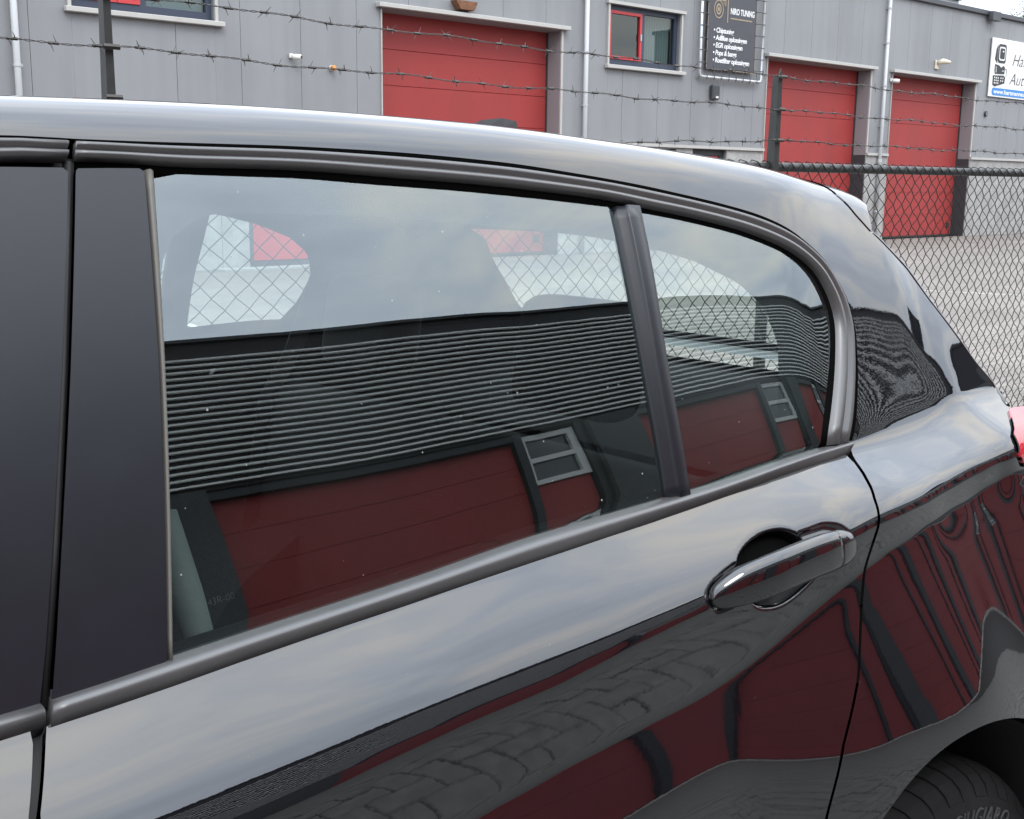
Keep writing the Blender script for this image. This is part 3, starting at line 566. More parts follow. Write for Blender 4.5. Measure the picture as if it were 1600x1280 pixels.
# ---------------- car side surface : y = Y(x,z), built from its slope (tilt of the panel)
BW=-8.0                                  # plane of the building across the lane
XG=np.arange(-2.3,2.1001,.01); 
BYK=([-2.3,-2.0,-1.5,-.9,0,.25,.7,.95,1.15,1.3,1.45,1.6,1.8,2.1],[.30,.14,.05,.01,.0,0,.004,.009,.018,.030,.046,.065,.094,.155])
BY=pchip(*BYK,XG)
TR=dict(
 B =[(0,1116),(79,1093),(270,1028),(640,910),(855,834),(1100,763),(1282,700),(1345,683),(1400,665),(1440,650),(1480,628),(1492,612)],
 L0=[(0,1170),(80,1143),(400,1032),(706,926),(1100,792),(1330,712),(1400,690),(1480,655),(1510,630)],
 L1=[(100,1330),(243,1280),(400,1215),(706,1087),(881,1021),(1100,931),(1250,868),(1328,828),(1372,806),(1471,756),(1545,719),(1590,697)],
 L2=[(300,1310),(457,1249),(706,1126),(881,1052),(969,1008),(1069,962),(1250,875),(1328,834),(1372,812),(1471,762),(1545,725),(1590,703)],
 L3=[(300,1328),(417,1275),(706,1139),(881,1065),(969,1017),(1056,973),(1250,881),(1328,841),(1372,818),(1471,768),(1545,730),(1590,708)],
 L4=[(763,1271),(859,1214),(999,1141),(1100,1091),(1149,1060),(1207,1015),(1250,975),(1343,896),(1378,866),(1447,822),(1516,778),(1590,734)],
 P =[(763,1283),(859,1228),(1000,1155),(1100,1103),(1250,1000),(1343,925),(1450,882),(1540,838),(1600,800)],
 L5=[(850,1262),(1022,1200),(1070,1182),(1173,1166),(1231,1167),(1317,1158),(1397,1143),(1447,1113),(1506,1092),(1545,1072),(1570,1046),(1595,1010)],
 U1=[(200,790),(270,775),(600,722),(1020,632),(1055,626),(1145,605),(1204,591),(1262,588),(1340,612),(1400,612),(1460,606),(1492,600)],
 U2=[(150,549),(265,540),(600,513),(995,475),(1030,471),(1160,466),(1290,468),(1335,480),(1400,497),(1440,530),(1480,575),(1492,596)],
)
ENDL=dict(B=-.015,L0=-.02,L1=-.06,L2=-.06,L3=-.06,L4=-.10,P=-.10,L5=-.08,U1=-.0,U2=0.0)
ENDR=dict(B=(1.75,1.09),L0=(1.75,1.07),L1=(2.1,1.02),L2=(2.1,1.013),L3=(2.1,1.008),L4=(2.1,.96),P=(2.1,.90),L5=(2.1,.74),U1=(1.75,1.10),U2=(1.75,1.15))
KZ=pchip([-2.3,-1,-.3,.2,.5,.75,.95,1.1,1.3,1.5,1.7,2.1],[1.3,1.33,1.385,1.400,1.404,1.399,1.387,1.375,1.353,1.326,1.28,1.13],XG)
def tsolve(te,x,y,z,p):
    """tilt (degrees) that sends the view ray off at elevation te (degrees, in the plane across the car)"""
    d=np.stack([x-C[0],y-C[1],z-C[2]]); lo=np.full(x.shape,-1.2);hi=np.full(x.shape,4.)
    for _ in range(34):
        T=.5*(lo+hi); n2=p*p+1+T*T; k=2*(d[0]*p-d[1]+d[2]*T)/n2; ry=d[1]+k; rz=d[2]-k*T
        e=np.degrees(np.arctan2(rz,-ry)); up=e<te; lo=np.where(up,T,lo);hi=np.where(up,hi,T)
    return np.degrees(np.arctan(.5*(lo+hi)))
NZ=420; QG=np.linspace(.12,1.46,NZ)      # z samples
YS=np.zeros((len(XG),NZ))
def lookup(Yf,x,z):
    i=np.clip((np.asarray(x)-XG[0])/.01,0,len(XG)-1.001);j=np.clip((np.asarray(z)-QG[0])/(QG[1]-QG[0]),0,NZ-1.001)
    a=i.astype(int);b=j.astype(int);u=i-a;v=j-b
    return (Yf[a,b]*(1-u)*(1-v)+Yf[a+1,b]*u*(1-v)+Yf[a,b+1]*(1-u)*v+Yf[a+1,b+1]*u*v)
def hit(px,py,Yf,off=0.):
    y=0.05
    for _ in range(14):
        P=at_y(px,py,y); y=.5*y+.5*(float(lookup(Yf,P[0],P[2]))+off)
    return at_y(px,py,y)
YP=pchip([-2.3,-1.5,0,.3,.9,1.1,1.2,1.3,1.4,1.5,1.6,1.8,2.1],[.2,-.03,-.08,-.082,-.077,-.0735,-.069,-.061,-.0515,-.041,-.0295,-.004,.04],XG)
HPK=([-2.3,.6,.75,.9,1.0,1.08,1.18,1.27,1.36,2.1],[1.2,1.5,1.8,2.1,2.3,2.6,3.0,3.1,2.3,1.8])
def lerp(a,b,t): return a+(b-a)*np.clip(t,0,1)
def solve():
    global YS
    YS[:]=BY[:,None]
    for it in range(17):
        Zk={}
        for n,tr in TR.items():
            pts=np.array([hit(p[0],p[1],YS) for p in tr]); o=np.argsort(pts[:,0]); pts=pts[o]
            xs=list(pts[:,0]);zs=list(pts[:,2])
            xs=[-2.3]+xs+[ENDR[n][0]];zs=[zs[0]+ENDL[n]]+zs+[ENDR[n][1]]
            if ENDR[n][0]<2.1: xs.append(2.1);zs.append(ENDR[n][1]-.03)
            xs=np.maximum.accumulate(np.array(xs)+np.arange(len(xs))*1e-6)
            Zk[n]=smooth(np.interp(XG,xs,zs),14 if n in('P','L5') else 6 if n=='L4' else 3)
        rear=np.clip((XG-1.16)/.18,0,1);rear=rear*rear*(3-2*rear)
        tail=np.clip((XG-1.46)/.12,0,1)
        BYp=np.gradient(BY,.01)[:,None]; YPp=np.gradient(YP,.01)[:,None]
        wq=np.clip((Zk['B'][:,None]-QG[None,:])/np.maximum(.02,(Zk['B']-Zk['L4'])[:,None]),0,1); P_=BYp+(YPp-BYp)*wq
        if it==0: Pfix=np.zeros_like(YS)
        if it in(4,7,10,13): Pfix=.4*Pfix+.6*np.clip(smooth(np.gradient(YS,.01,axis=0),10)-P_,-.16,.16)
        P_=P_+Pfix*np.clip((XG[:,None]-1.0)/.2,0,1)
        Y=lambda z:lookup(YS,XG,z)
        PX=lambda z:lookup(P_,XG,z)
        def tH(H,z): y=Y(z); return tsolve(np.degrees(np.arctan2(H-z,y-BW)),XG,y,z,PX(z))
        def tE(e,z): y=Y(z); return tsolve(np.full(XG.shape,float(e)),XG,y,z,PX(z))
        zB,z0,z1,z2,z3,z4,zP,z5=[Zk[k].copy() for k in('B','L0','L1','L2','L3','L4','P','L5')]
        u1,u2,k=Zk['U1'].copy(),Zk['U2'].copy(),KZ.copy()
        z0=np.minimum(z0,zB-.018);z1=np.minimum(z1,z0-.03);z2=np.minimum(z2,z1-.003);z3=np.minimum(z3,z2-.003);z4=np.minimum(z4,z3-.022);zP=np.minimum(zP,z4-.006);z5=np.minimum(z5,zP-.05)
        u1=np.maximum(u1,zB+.02);u2=np.maximum(u2,u1+.02);k=np.maximum(k,u2+.05)
        HP=np.interp(XG,HPK[0],HPK[1]); zc=lambda f:z3+(z4-z3)*f; zq=.5*(z0+z1)
        t2=tH(6.15+1.6*tail,u2)
        keys=[(np.full_like(XG,.06),np.full_like(XG,-22.)),(np.full_like(XG,.33),np.full_like(XG,-9.)),(np.full_like(XG,.5),np.full_like(XG,-3.)),
         (z5-.14,tE(-33,z5-.14)),(z5-.045,tE(-24,z5-.045)),(z5,tH(0.,z5)),(zP,tH(HP,zP)),(z4,tH(0.,z4)),(zc(.90),tE(-30.5,zc(.90))),(zc(.5),tE(-30,zc(.5))),(zc(.10),tE(-26.5,zc(.10))),
         (z3,tH(0.,z3)),(z2,tH(4.,z2)),(z1,tH(6.15,z1)),(zq,lerp(40.,tH(9.,zq)+2,rear)),(z0,lerp(50.,tH(7.2,z0),rear)),
         (zB,lerp(tH(2.2,zB),tH(6.3,zB),rear)),(u1,lerp(tH(4.,u1),tH(5.1+2.9*tail,u1),rear)),(u2,t2),(k,t2+4+9*np.clip((XG-.6)/1.1,0,1.3)),(np.full_like(XG,1.47),np.full_like(XG,62.))]
        KZs=np.stack([q[0] for q in keys],1);KTs=smooth(np.stack([q[1] for q in keys],1),2); KTs[:,:7]=smooth(KTs[:,:7],14)
        new=np.zeros_like(YS)
        for i,x in enumerate(XG):
            for _ in range(4):
                T=np.tan(np.radians(pchip(KZs[i],KTs[i],QG))); I=np.concatenate([[0],np.cumsum(.5*(T[1:]+T[:-1])*np.diff(QG))])
                miss=(BY[i]+np.interp(z4[i],QG,I)-np.interp(zB[i],QG,I))-YP[i]      # keep the crease on a fair plan line
                c=np.cos(np.radians(KTs[i,14]))**2; dt=np.degrees(miss*c/(.5*(zB[i]-z1[i])+.006)); KTs[i,14]=np.clip(KTs[i,14]+.8*dt,KTs[i,13]+3,66)
                KTs[i,15]=max(KTs[i,15],KTs[i,14]+6-14*rear[i])
            T=np.tan(np.radians(pchip(KZs[i],KTs[i],QG)))
            I=np.concatenate([[0],np.cumsum(.5*(T[1:]+T[:-1])*np.diff(QG))])
            new[i]=BY[i]+I-np.interp(zB[i],QG,I)
        new=smooth(new,3); sm=smooth(new,14); wl=np.clip((z4[:,None]-.012-QG[None,:])/.03,0,1)*np.clip((XG[:,None]-1.0)/.15,0,1); new=new*(1-wl)+sm*wl
        d=np.abs(new-YS).max(); YS=YS*.3+new*.7
    return Zk,d
ZK,err=solve()
def Yat(x,z): return lookup(YS,x,z)
YC=.67                                   # centre plane of the car
KZ_=KZ
def kz(x): return np.interp(x,XG,KZ_)
# roof: arc from the shoulder line of the roof rail to the centre
NS=90; RY=np.zeros((len(XG),NS));RZ=np.zeros((len(XG),NS))
for i,x in enumerate(XG):
    k=KZ_[i]; j=(k-QG[0])/(QG[1]-QG[0]); yk=float(lookup(YS,x,k)); slope=(float(lookup(YS,x,k))-float(lookup(YS,x,k-.012)))/.012; t0=math.degrees(math.atan(slope))
    s1=.085; S=np.linspace(0,1.1,1200)
    rr_=np.interp(x,[-1,1.0,1.35,2.1],[0,0,1,1])
    t1=np.interp(x,[.2,.6,.95,1.3],[88.3,87,84.8,79.5]); T=pchip([0,.02,.05,.085,.2,.45,1.1],[t0,t0+.35*(t1-t0),t0+.8*(t1-t0),t1,.6*t1+36,89.6,90.],S)
    yy=yk+np.concatenate([[0],np.cumsum(np.sin(np.radians(T[:-1]))*np.diff(S))]); z_=k+np.concatenate([[0],np.cumsum(np.cos(np.radians(T[:-1]))*np.diff(S))])
    n=np.searchsorted(yy,YC); se=S[min(n,1199)]
    # even in fraction, but finer near the rail
    fr=np.linspace(0,1,NS)*se
    RY[i]=np.interp(fr,S,yy); RZ[i]=np.interp(fr,S,z_)
    RY[i]=np.minimum(RY[i],YC)
QR=.70
def lookupR(T,x,f):
    i=np.clip((x-XG[0])/.01,0,len(XG)-1.001);j=np.clip(f*(NS-1),0,NS-1.001);a=i.astype(int);b=j.astype(int);u=i-a;v=j-b
    return T[a,b]*(1-u)*(1-v)+T[a+1,b]*u*(1-v)+T[a,b+1]*(1-u)*v+T[a+1,b+1]*u*v
def bmap(x,q,disp=None):
    x=np.asarray(x,float);q=np.asarray(q,float);x,q=np.broadcast_arrays(x,q); K=kz(x); low=q<=K
    y=np.where(low,lookup(YS,x,np.minimum(q,K)),lookupR(RY,x,np.clip((q-K)/QR,0,1))); z=np.where(low,q,lookupR(RZ,x,np.clip((q-K)/QR,0,1)))
    if disp is not None: y=y+disp(x,q)
    return np.stack([x,y,z],-1)
def bnorm(x,q,disp=None,h=.0035):
    a=bmap(x+h,q,disp)-bmap(x-h,q,disp); b=bmap(x,q+h,disp)-bmap(x,q-h,disp)
    n=np.cross(a,b); n/=np.maximum(np.linalg.norm(n,axis=-1,keepdims=True),1e-12); s=np.where(n[...,1:2]>0.3,-1.,1.); return n*s
def smap(x,q,off=0.,disp=None):
    P=bmap(x,q,disp)
    return P+bnorm(np.asarray(x,float),np.asarray(q,float),disp)*np.asarray(off)[...,None] if np.any(off) else P
_gx,_gf=np.meshgrid(np.arange(-.6,2.09,.012),np.linspace(0,1,230),indexing='ij')
_gq=.15+_gf*(kz(_gx)+.34-.15); _gp=bmap(_gx,_gq); _q=(_gp-C)@M; _gu=800+F*_q[...,0]/_q[...,2]; _gv=640+F*_q[...,1]/_q[...,2]
_gface=(bnorm(_gx,_gq)*(_gp-C)).sum(-1)<0; _gdep=_q[...,2]
def projv(P): q=(np.asarray(P)-C)@M; return np.stack([800+F*q[...,0]/q[...,2],640+F*q[...,1]/q[...,2]],-1)
def S_(px,py):                            # feature -> (x,q) on the body
    d=np.where(_gface,(_gu-px)**2+(_gv-py)**2,1e9)
    if d.min()<100: d=np.where(d<max(100,d.min()*2),_gdep,1e9)
    i=np.unravel_index(np.argmin(d),d.shape); x,q=_gx[i],_gq[i]
    for _ in range(8):
        p=projv(bmap(x,q)); e=np.array([px,py])-p; h=1e-3
        J=np.stack([(projv(bmap(x+h,q))-p)/h,(projv(bmap(x,q+h))-p)/h],-1)
        try: dx=np.linalg.solve(J,e)
        except Exception: break
        dx=np.clip(dx,-.03,.03); x+=dx[0]; q+=dx[1]
        if np.abs(e).max()<.05: break
    p=projv(bmap(x,q))
    return (float(np.clip(x,-.95,2.09)),float(q))
def S_off(px,py,off):
    x,q=S_(px,py)
    for _ in range(10):
        f=lambda a,b:projv(smap(np.array(a),np.array(b),np.array(off)))
        p=f(x,q); e=np.array([px,py])-p; h=1e-3; J=np.stack([(f(x+h,q)-p)/h,(f(x,q+h)-p)/h],-1); dx=np.clip(np.linalg.solve(J,e),-.03,.03); x+=dx[0];q+=dx[1]
        if np.abs(e).max()<.05: break
    return float(x),float(q)
def curve(tr,n=60,front=None):
    p=[S_(*t) for t in tr]
    if front: p=front+p
    p=np.array(p); d=np.concatenate([[0],np.cumsum(np.linalg.norm(np.diff(p,axis=0),axis=1))]); t=np.linspace(0,d[-1],n)
    return np.stack([pchip(d,p[:,0],t),pchip(d,p[:,1],t)],1)
# ---- clipped grid panels
def sdf(px,py,poly):
    poly=np.asarray(poly); a=poly;b=np.roll(poly,-1,0); d=np.full(px.shape,1e9); ins=np.zeros(px.shape,bool)
    for (ax,ay),(bx,by) in zip(a,b):
        ex_,ey_=bx-ax,by-ay; l2=ex_*ex_+ey_*ey_+1e-18; t=np.clip(((px-ax)*ex_+(py-ay)*ey_)/l2,0,1); d=np.minimum(d,(px-ax-t*ex_)**2+(py-ay-t*ey_)**2)
        c=((ay>py)!=(by>py))&(px<(bx-ax)*(py-ay)/((by-ay) if abs(by-ay)>1e-12 else 1e-12)+ax); ins^=c
    return np.where(ins,1,-1)*np.sqrt(d)
def clip_grid(polys,step,stepq=None):
    """polys: list of (polygon, +1 keep inside / -1 cut away). returns verts (x,q) and faces"""
    keep=[np.asarray(p) for p,s in polys if s>0][0]; stepq=stepq or step
    xs=np.arange(keep[:,0].min()-step,keep[:,0].max()+2*step,step); qs=np.arange(keep[:,1].min()-stepq,keep[:,1].max()+2*stepq,stepq)
    X,Q=np.meshgrid(xs,qs,indexing='ij'); ph=[s*sdf(X,Q,p) for p,s in polys]; ph=np.stack(ph,-1)
    V=[];Fc=[];idx={}
    def vid(p):
        k=(round(p[0]*2e5),round(p[1]*2e5))
        if k not in idx: idx[k]=len(V); V.append((p[0],p[1]))
        return idx[k]
    mn=np.minimum.reduce([ph[:-1,:-1],ph[1:,:-1],ph[1:,1:],ph[:-1,1:]]); mxx=np.maximum.reduce([ph[:-1,:-1],ph[1:,:-1],ph[1:,1:],ph[:-1,1:]])
    ok=(mxx>0).all(-1)
    for i,j in zip(*np.nonzero(ok)):
        cs=[(i,j),(i+1,j),(i+1,j+1),(i,j+1)]; P=[(xs[a],qs[b],*ph[a,b]) for a,b in cs]
        if not (mn[i,j]>=0).all():
            for c in range(ph.shape[-1]):
                if mn[i,j,c]>=0: continue
                o=[]
                for k in range(len(P)):
                    A=P[k];B=P[(k+1)%len(P)]; fa,fb=A[2+c],B[2+c]
                    if fa>=0:o.append(A)
                    if (fa>=0)!=(fb>=0): t=fa/(fa-fb); o.append(tuple(A[m]+(B[m]-A[m])*t for m in range(len(A))))
                P=o
                if len(P)<3: break
            if len(P)<3: continue
        ids=[vid(p) for p in P]; f=[ids[k] for k in range(len(ids)) if ids[k]!=ids[k-1]]
        if len(set(f))>=3: Fc.append(tuple(f))
    return np.array(V),Fc
def panel(name,polys,step,m,parent,off=0.,disp=None,flange=.012,mirror=False,stepq=None,roll=.0015,fm=None,both=False,flat=False):
    V,Fc=clip_grid(polys,step,stepq); P=smap(V[:,0],V[:,1],off,disp); Nn=bnorm(V[:,0],V[:,1],disp)
    verts=[tuple(p) for p in P]; nor=[tuple(n) for n in Nn]; faces=list(Fc)
    nfl=0
    if flange:
        cnt={}
        for f in Fc:
            for k in range(len(f)): e=(f[k],f[(k+1)%len(f)]); cnt[e]=1
        be=[e for e in cnt if (e[1],e[0]) not in cnt]; mp={}
        # outward in-surface direction for the rolled edge
        for lev,(dn) in enumerate((flange,)):
            base=len(verts); loc={}
            for a,b in be:
                for q in (a,b):
                    if q not in loc:
                        loc[q]=len(verts); verts.append(tuple(P[q]-Nn[q]*dn)); nor.append(None); mp[q]=len(verts); verts.append(tuple(P[q])); nor.append(None)
            acc={}
            for a,b in be:
                t=P[b]-P[a]; n=np.cross(t,Nn[a]); n/=max(1e-12,np.linalg.norm(n))
                for q in (a,b): acc[q]=acc.get(q,0)+n
                faces.append((b,a,loc[a],loc[b])); nfl+=1
            for q,i in loc.items():
                n=acc[q]/max(1e-12,np.linalg.norm(acc[q])); nor[i]=tuple(n); nor[i+1]=tuple(n)
    if mirror:
        verts=[(x,2*YC-y,z) for x,y,z in verts]; nor=[(a,-b,c) for a,b,c in nor]; faces=[tuple(reversed(f)) for f in faces]
    # orient faces to agree with the normals
    fix=[]
    for f in faces:
        n=np.zeros(3)
        for k in range(1,len(f)-1): n+=np.cross(np.subtract(verts[f[k]],verts[f[0]]),np.subtract(verts[f[k+1]],verts[f[0]]))
        fix.append(f if np.dot(n,nor[f[0]])>=0 else tuple(reversed(f)))
    o=mk(name,verts,fix,[m,fm] if fm else m,parent,smooth=True,normals=nor)
    if fm and nfl: o.data.polygons.foreach_set('material_index',[0]*(len(fix)-nfl)+[1]*nfl)
    return o
def strip(name,A,B,prof,m,parent,off=0.,mirror=False,caps=True):
    """a moulding between two curves on the body; prof = [(fraction, height)]"""
    A=np.asarray(A);B=np.asarray(B);n=len(A);k=len(prof);v=[];f=[]
    for fr,h in prof:
        c=A+(B-A)*fr; v.append(smap(c[:,0],c[:,1],np.full(n,h+off)))
    V=np.stack(v,1).reshape(-1,3)
    for i in range(n-1):
        for j in range(k-1): f.append((i*k+j,(i+1)*k+j,(i+1)*k+j+1,i*k+j+1))
    if caps: f.append(tuple(range(k))); f.append(tuple((n-1)*k+j for j in reversed(range(k))))
    if mirror: V=V*[1,-1,1]+[0,2*YC,0]
    o=mk(name,V,f,m,parent,smooth=True)
    bm=bmesh.new(); bm.from_mesh(o.data); bmesh.ops.recalc_face_normals(bm,faces=bm.faces)
    # make sure it faces outwards
    c=sum((fc.normal.y*fc.calc_area() for fc in bm.faces)); 
    if (c>0)!=bool(mirror): bmesh.ops.reverse_faces(bm,faces=bm.faces)
    bm.to_mesh(o.data); bm.free(); return o
M_paint=paintmat()
M_trim=mat('trim_satin',(.046,.046,.046),.38,1.8,var=.12,vscale=30,bump=.00002,bscale=300)
M_pill=mat('pillar_satin_black',(.005,.006,.010),.34,1.5,var=.10,vscale=25,spots=(70,.03,(.10,.10,.10),.05))
M_rub=mat('rubber_seal',(.010,.010,.011),.55,1.5)
M_seal=mat('seal_grey',(.10,.095,.085),.5,1.5)
M_glass=glassmat('car_glass',(.70,.79,.765),2.2,dirt=.5)
M_glass2=glassmat('car_glass_far',(.86,.92,.90),1.5)
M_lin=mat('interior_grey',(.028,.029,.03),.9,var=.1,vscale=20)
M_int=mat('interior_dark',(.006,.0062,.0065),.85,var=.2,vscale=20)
M_gap=mat('gap_black',(.004,.004,.004),1.); M_gap.node_tree.nodes['Principled BSDF'].inputs['Specular IOR Level'].default_value=0.
M_gloss=mat('gloss_black',(.004,.004,.005),.05,1.9)
M_cupshade=mat('recess_shade_black',(.003,.003,.0035),.35,1.4); M_cupshade.node_tree.nodes['Principled BSDF'].inputs['Specular IOR Level'].default_value=.12  # bowl paint dulled and darkened: its dark reflections are put into the material
for q_ in (M_int,M_lin): q_.node_tree.nodes['Principled BSDF'].inputs['Specular IOR Level'].default_value=.08
car=thing('parked_car','glossy black five door hatchback parked beside the fence','car',(.1,.8,0))
def lin(a,b,n): return [(a[0]+(b[0]-a[0])*i/(n-1),a[1]+(b[1]-a[1])*i/(n-1)) for i in range(n)]
# ---- curves of the window surround
E_tr=[(117,217),(250,222),(420,227),(560,234),(780,253),(900,271),(1000,289),(1059,302),(1130,319),(1184,335),(1230,356),(1262,380),(1290,408),(1308,436),(1325,470),(1335,505),(1340,560),(1340,620),(1335,675),(1331,692)]
G_tr=[(117,262),(228,264),(243,271),(330,272),(473,276),(600,287),(720,296),(850,309),(961,323),(1001,334),(1060,344),(1106,355),(1150,366),(1184,378),(1243,405),(1274,433),(1290,464),(1298,488),(1300,534),(1298,573),(1290,640),(1283,697)]
Ec=curve(E_tr,110); Gc=curve(G_tr,110)
# re-sample the inner curve so that both run side by side
def pair(A,B,n):
    # nearest-parameter matching by normalised angle/arc blend
    t=np.linspace(0,1,len(A)); out=[]
    j=0
    for i in range(len(A)):
        d=np.linalg.norm(B-A[i],axis=1)+.25*np.abs(t-t[i]); j=max(j,int(np.argmin(d))); out.append(B[j])
    out=np.array(out); return smooth(out,4)
Gp=pair(Ec,Gc,110); Gp[0]=Gc[0]; Gp[-1]=Gc[-1]
q0=S_(20,210)[1]; Ef=[(-.75,q0-.075),(-.5,q0-.035),(-.25,q0-.012),(0.,q0-.003)]
Efront=np.array(Ef+[S_(30,212),S_(104,216)])
Bq=lambda x: np.interp(x,XG,ZK['B']); L0q=lambda x: np.interp(x,XG,ZK['L0'])
seam_tr=[(1329,714),(1340,731),(1352,751),(1364,780),(1371,805),(1368,830),(1359,857),(1349,892),(1344,945),(1341,1020),(1339,1060),(1330,1107),(1316,1163),(1296,1252),(1288,1282)]
seamL=[S_(*p) for p in seam_tr]
seamR=[S_(p[0]+4.2,p[1]+(0 if p[1]>760 else -2)) for p in seam_tr]
WX,WZ,RA=1.268,.338,.43
ARC=(1.203,.435,.343)                     # wheel arch: centre and radius
# ---- rear door skin with the handle bowl pressed in
hc=S_(1208,884)
hs_=(S_(1291,864)[1]-S_(1159,915)[1])/(S_(1291,864)[0]-S_(1159,915)[0])     # slope of the handle on the door
def _poly(tr): return np.array([S_(*t) for t in tr])
bowlP=_poly([(1148,872),(1157,853),(1168,841),(1181,831),(1197,824),(1214,821),(1236,824),(1262,838),(1285,860),(1284,890),(1271,908),(1247,931),(1228,945),(1212,952),(1190,954),(1175,948),(1160,925),(1149,898)])
footL=_poly([(1106,925),(1112,910),(1127,893),(1148,876),(1180,880),(1190,905),(1170,935),(1140,952),(1120,959),(1111,950),(1106,938)])
footR=_poly([(1240,830),(1262,822),(1285,814),(1303,815),(1318,820),(1330,832),(1336,848),(1333,862),(1318,872),(1290,884),(1262,880)])
def _rs(P,n=60):
    P=np.vstack([P,P[:1]]); d=np.concatenate([[0],np.cumsum(np.linalg.norm(np.diff(P,axis=0),axis=1))]); t=np.linspace(0,d[-1],n+1)[:-1]; Q=np.stack([np.interp(t,d,P[:,0]),np.interp(t,d,P[:,1])],1)
    for _ in range(2): Q=.25*np.roll(Q,1,0)+.5*Q+.25*np.roll(Q,-1,0)
    return Q
bowlP,footL,footR=_rs(bowlP),_rs(footL),_rs(footR)
def _st(d,w): u=np.clip(d/w,0,1); return u*u*(3-2*u)
def bowl(x,q):
    x=np.asarray(x,float);q=np.asarray(q,float); sh=x.shape; X=x.ravel();Q=q.ravel(); o=np.zeros(X.shape); m=(np.abs(X-hc[0])<.17)&(np.abs(Q-hc[1])<.12)
    if m.any():
        a=.040*_st(sdf(X[m],Q[m],bowlP),.022); b=.007*_st(sdf(X[m],Q[m],footL),.008); c=.007*_st(sdf(X[m],Q[m],footR),.008); o[m]=np.maximum(a,np.maximum(b,c))
    return o.reshape(sh)
recP=_rs(_poly([(1098,922),(1120,885),(1150,850),(1190,812),(1250,806),(1310,803),(1345,835),(1338,872),(1290,905),(1240,950),(1200,966),(1130,970),(1100,955)]),80)
xl=S_(79,1146)[0]; xl2=S_(62,1282)
top=[(x,L0q(x)+.004) for x in np.linspace(xl,seamL[0][0]-.004,40)]
low=[seamL[-1],(seamL[-1][0]-.036,.62),(.905,.52),(.893,.38),(.885,.22)]
doorpoly=top+seamL+low[1:]+[(.20,.20),(.21,.5),xl2]
rd=panel('rear_door',[(doorpoly,1),(recP,-1)],.006,M_paint,car,flange=.014,fm=M_gap)
panel('door_edge',[(doorpoly,1),([(q[0]*.985+.012,q[1]*.985+.010) for q in doorpoly],-1)],.004,M_paint,rd,off=-.0001,flange=.014) if False else None
cupP=hc+(bowlP-bowlP.mean(0))*.90+(bowlP.mean(0)-np.array(hc)); cupP=bowlP.mean(0)+(bowlP-bowlP.mean(0))*.90
panel('handle_recess',[(recP,1),(cupP,-1)],.0022,M_paint,rd,disp=bowl,flange=0)
panel('recess_cup',[(cupP,1)],.0022,M_cupshade,rd,disp=bowl,flange=0)
# ---- front door skin
xf=S_(58,1152)[0]; xf2=S_(44,1282)
panel('front_door',[([(-.80,L0q(-.8)+.004)]+[(x,L0q(x)+.004) for x in np.linspace(-.7,xf,24)]+[xf2,(.188,.5),(.18,.20),(-.75,.20),(-.82,.5)],1)],.006,M_paint,car,flange=.014,fm=M_gap)
# black gap between the doors and behind the seams
panel('door_jamb',[([(-.9,.2),(.88,.2),(.90,.38),(.915,.52)]+[(q[0]+(.03 if q[1]>.85 else .008),q[1]) for q in seamR[::-1]]+[(1.26,1.05),(.6,1.035),(-.9,1.02)],1)],.03,M_gap,car,off=-.016,flange=0)
panel('pillar_seal',[([S_(88,232),S_(134,232),S_(126,580),S_(104,1100),S_(88,1180),(.22,.9),(.20,.9),S_(40,1180),S_(48,1100),S_(80,580)],1)],.01,M_rub,car,off=-.014,flange=0)
MB().tube([smap(*[np.array(q) for q in S_(*p)],-.006) for p in [(111,250),(107,420),(102,580),(90,850),(70,1105)]],.0042,8).build('gap_seal',M_rub,car,smooth=True)
# ---- body shell : roof rail, roof, rear quarter
hatch_tr=[(1308,306),(1335,334),(1362,364),(1390,392),(1416,420),(1452,470),(1488,517),(1523,567),(1560,613),(1577,636)]
HL=[S_(*p) for p in hatch_tr]
lampF=[S_(*p) for p in [(1577,640),(1583,680),(1592,708),(1600,728)]]
_tr=[S_(*t_) for t_ in [(1372,1292),(1395,1256),(1420,1222),(1450,1190),(1474,1169),(1500,1151),(1540,1131),(1565,1124),(1592,1121)]]
_fr=[(ARC[0]+ARC[2]*math.cos(a),ARC[1]+ARC[2]*math.sin(a)) for a in np.linspace(PI+.35,R(131),16)]; _fr=[q for q in _fr if q[0]<_tr[0][0]-.012]
_bk=[(1.45,.70),(1.50,.63),(1.535,.54),(1.55,.44),(1.545,.34),(1.52,.24),(1.50,.20)]
_a=np.array(_fr+_tr+_bk); _d=np.concatenate([[0],np.cumsum(np.linalg.norm(np.diff(_a,axis=0),axis=1))]); _t=np.linspace(0,_d[-1],70); arch=[(float(a_),float(b_)) for a_,b_ in zip(smooth(pchip(_d,_a[:,0],_t),2),smooth(pchip(_d,_a[:,1],_t),2))]
xr_c=1.40
shell=[tuple(p) for p in Ef]+[tuple(p) for p in Efront[4:]]+[tuple(p) for p in Ec]+[seamR[0]]+seamR[1:]+[(seamR[-1][0]-.03,.62),(.915,.52),(.905,.38)]+[a for a in arch if a[1]>.20]+[(1.56,.19),(2.07,.19),(2.07,.903)]+lampF[::-1]+HL[::-1]
shell+=[(HL[0][0]+.005,kz(HL[0][0])+.12),(HL[0][0]+.03,kz(HL[0][0]+.03)+.3),(xr_c,kz(xr_c)+QR)]+[(x,kz(x)+QR) for x in np.linspace(xr_c-.05,-.5,24)]+[(-.62,kz(-.62)+.3),(-.75,kz(-.75)+.02)]
panel('body_side_and_roof',[(shell,1)],.0085,M_paint,car,flange=.02,fm=M_gap)
def shf(P): P=np.asarray(P,float).copy(); P[:,0]+=.095*np.clip((P[:,0]-.45)/.4,0,1); return P
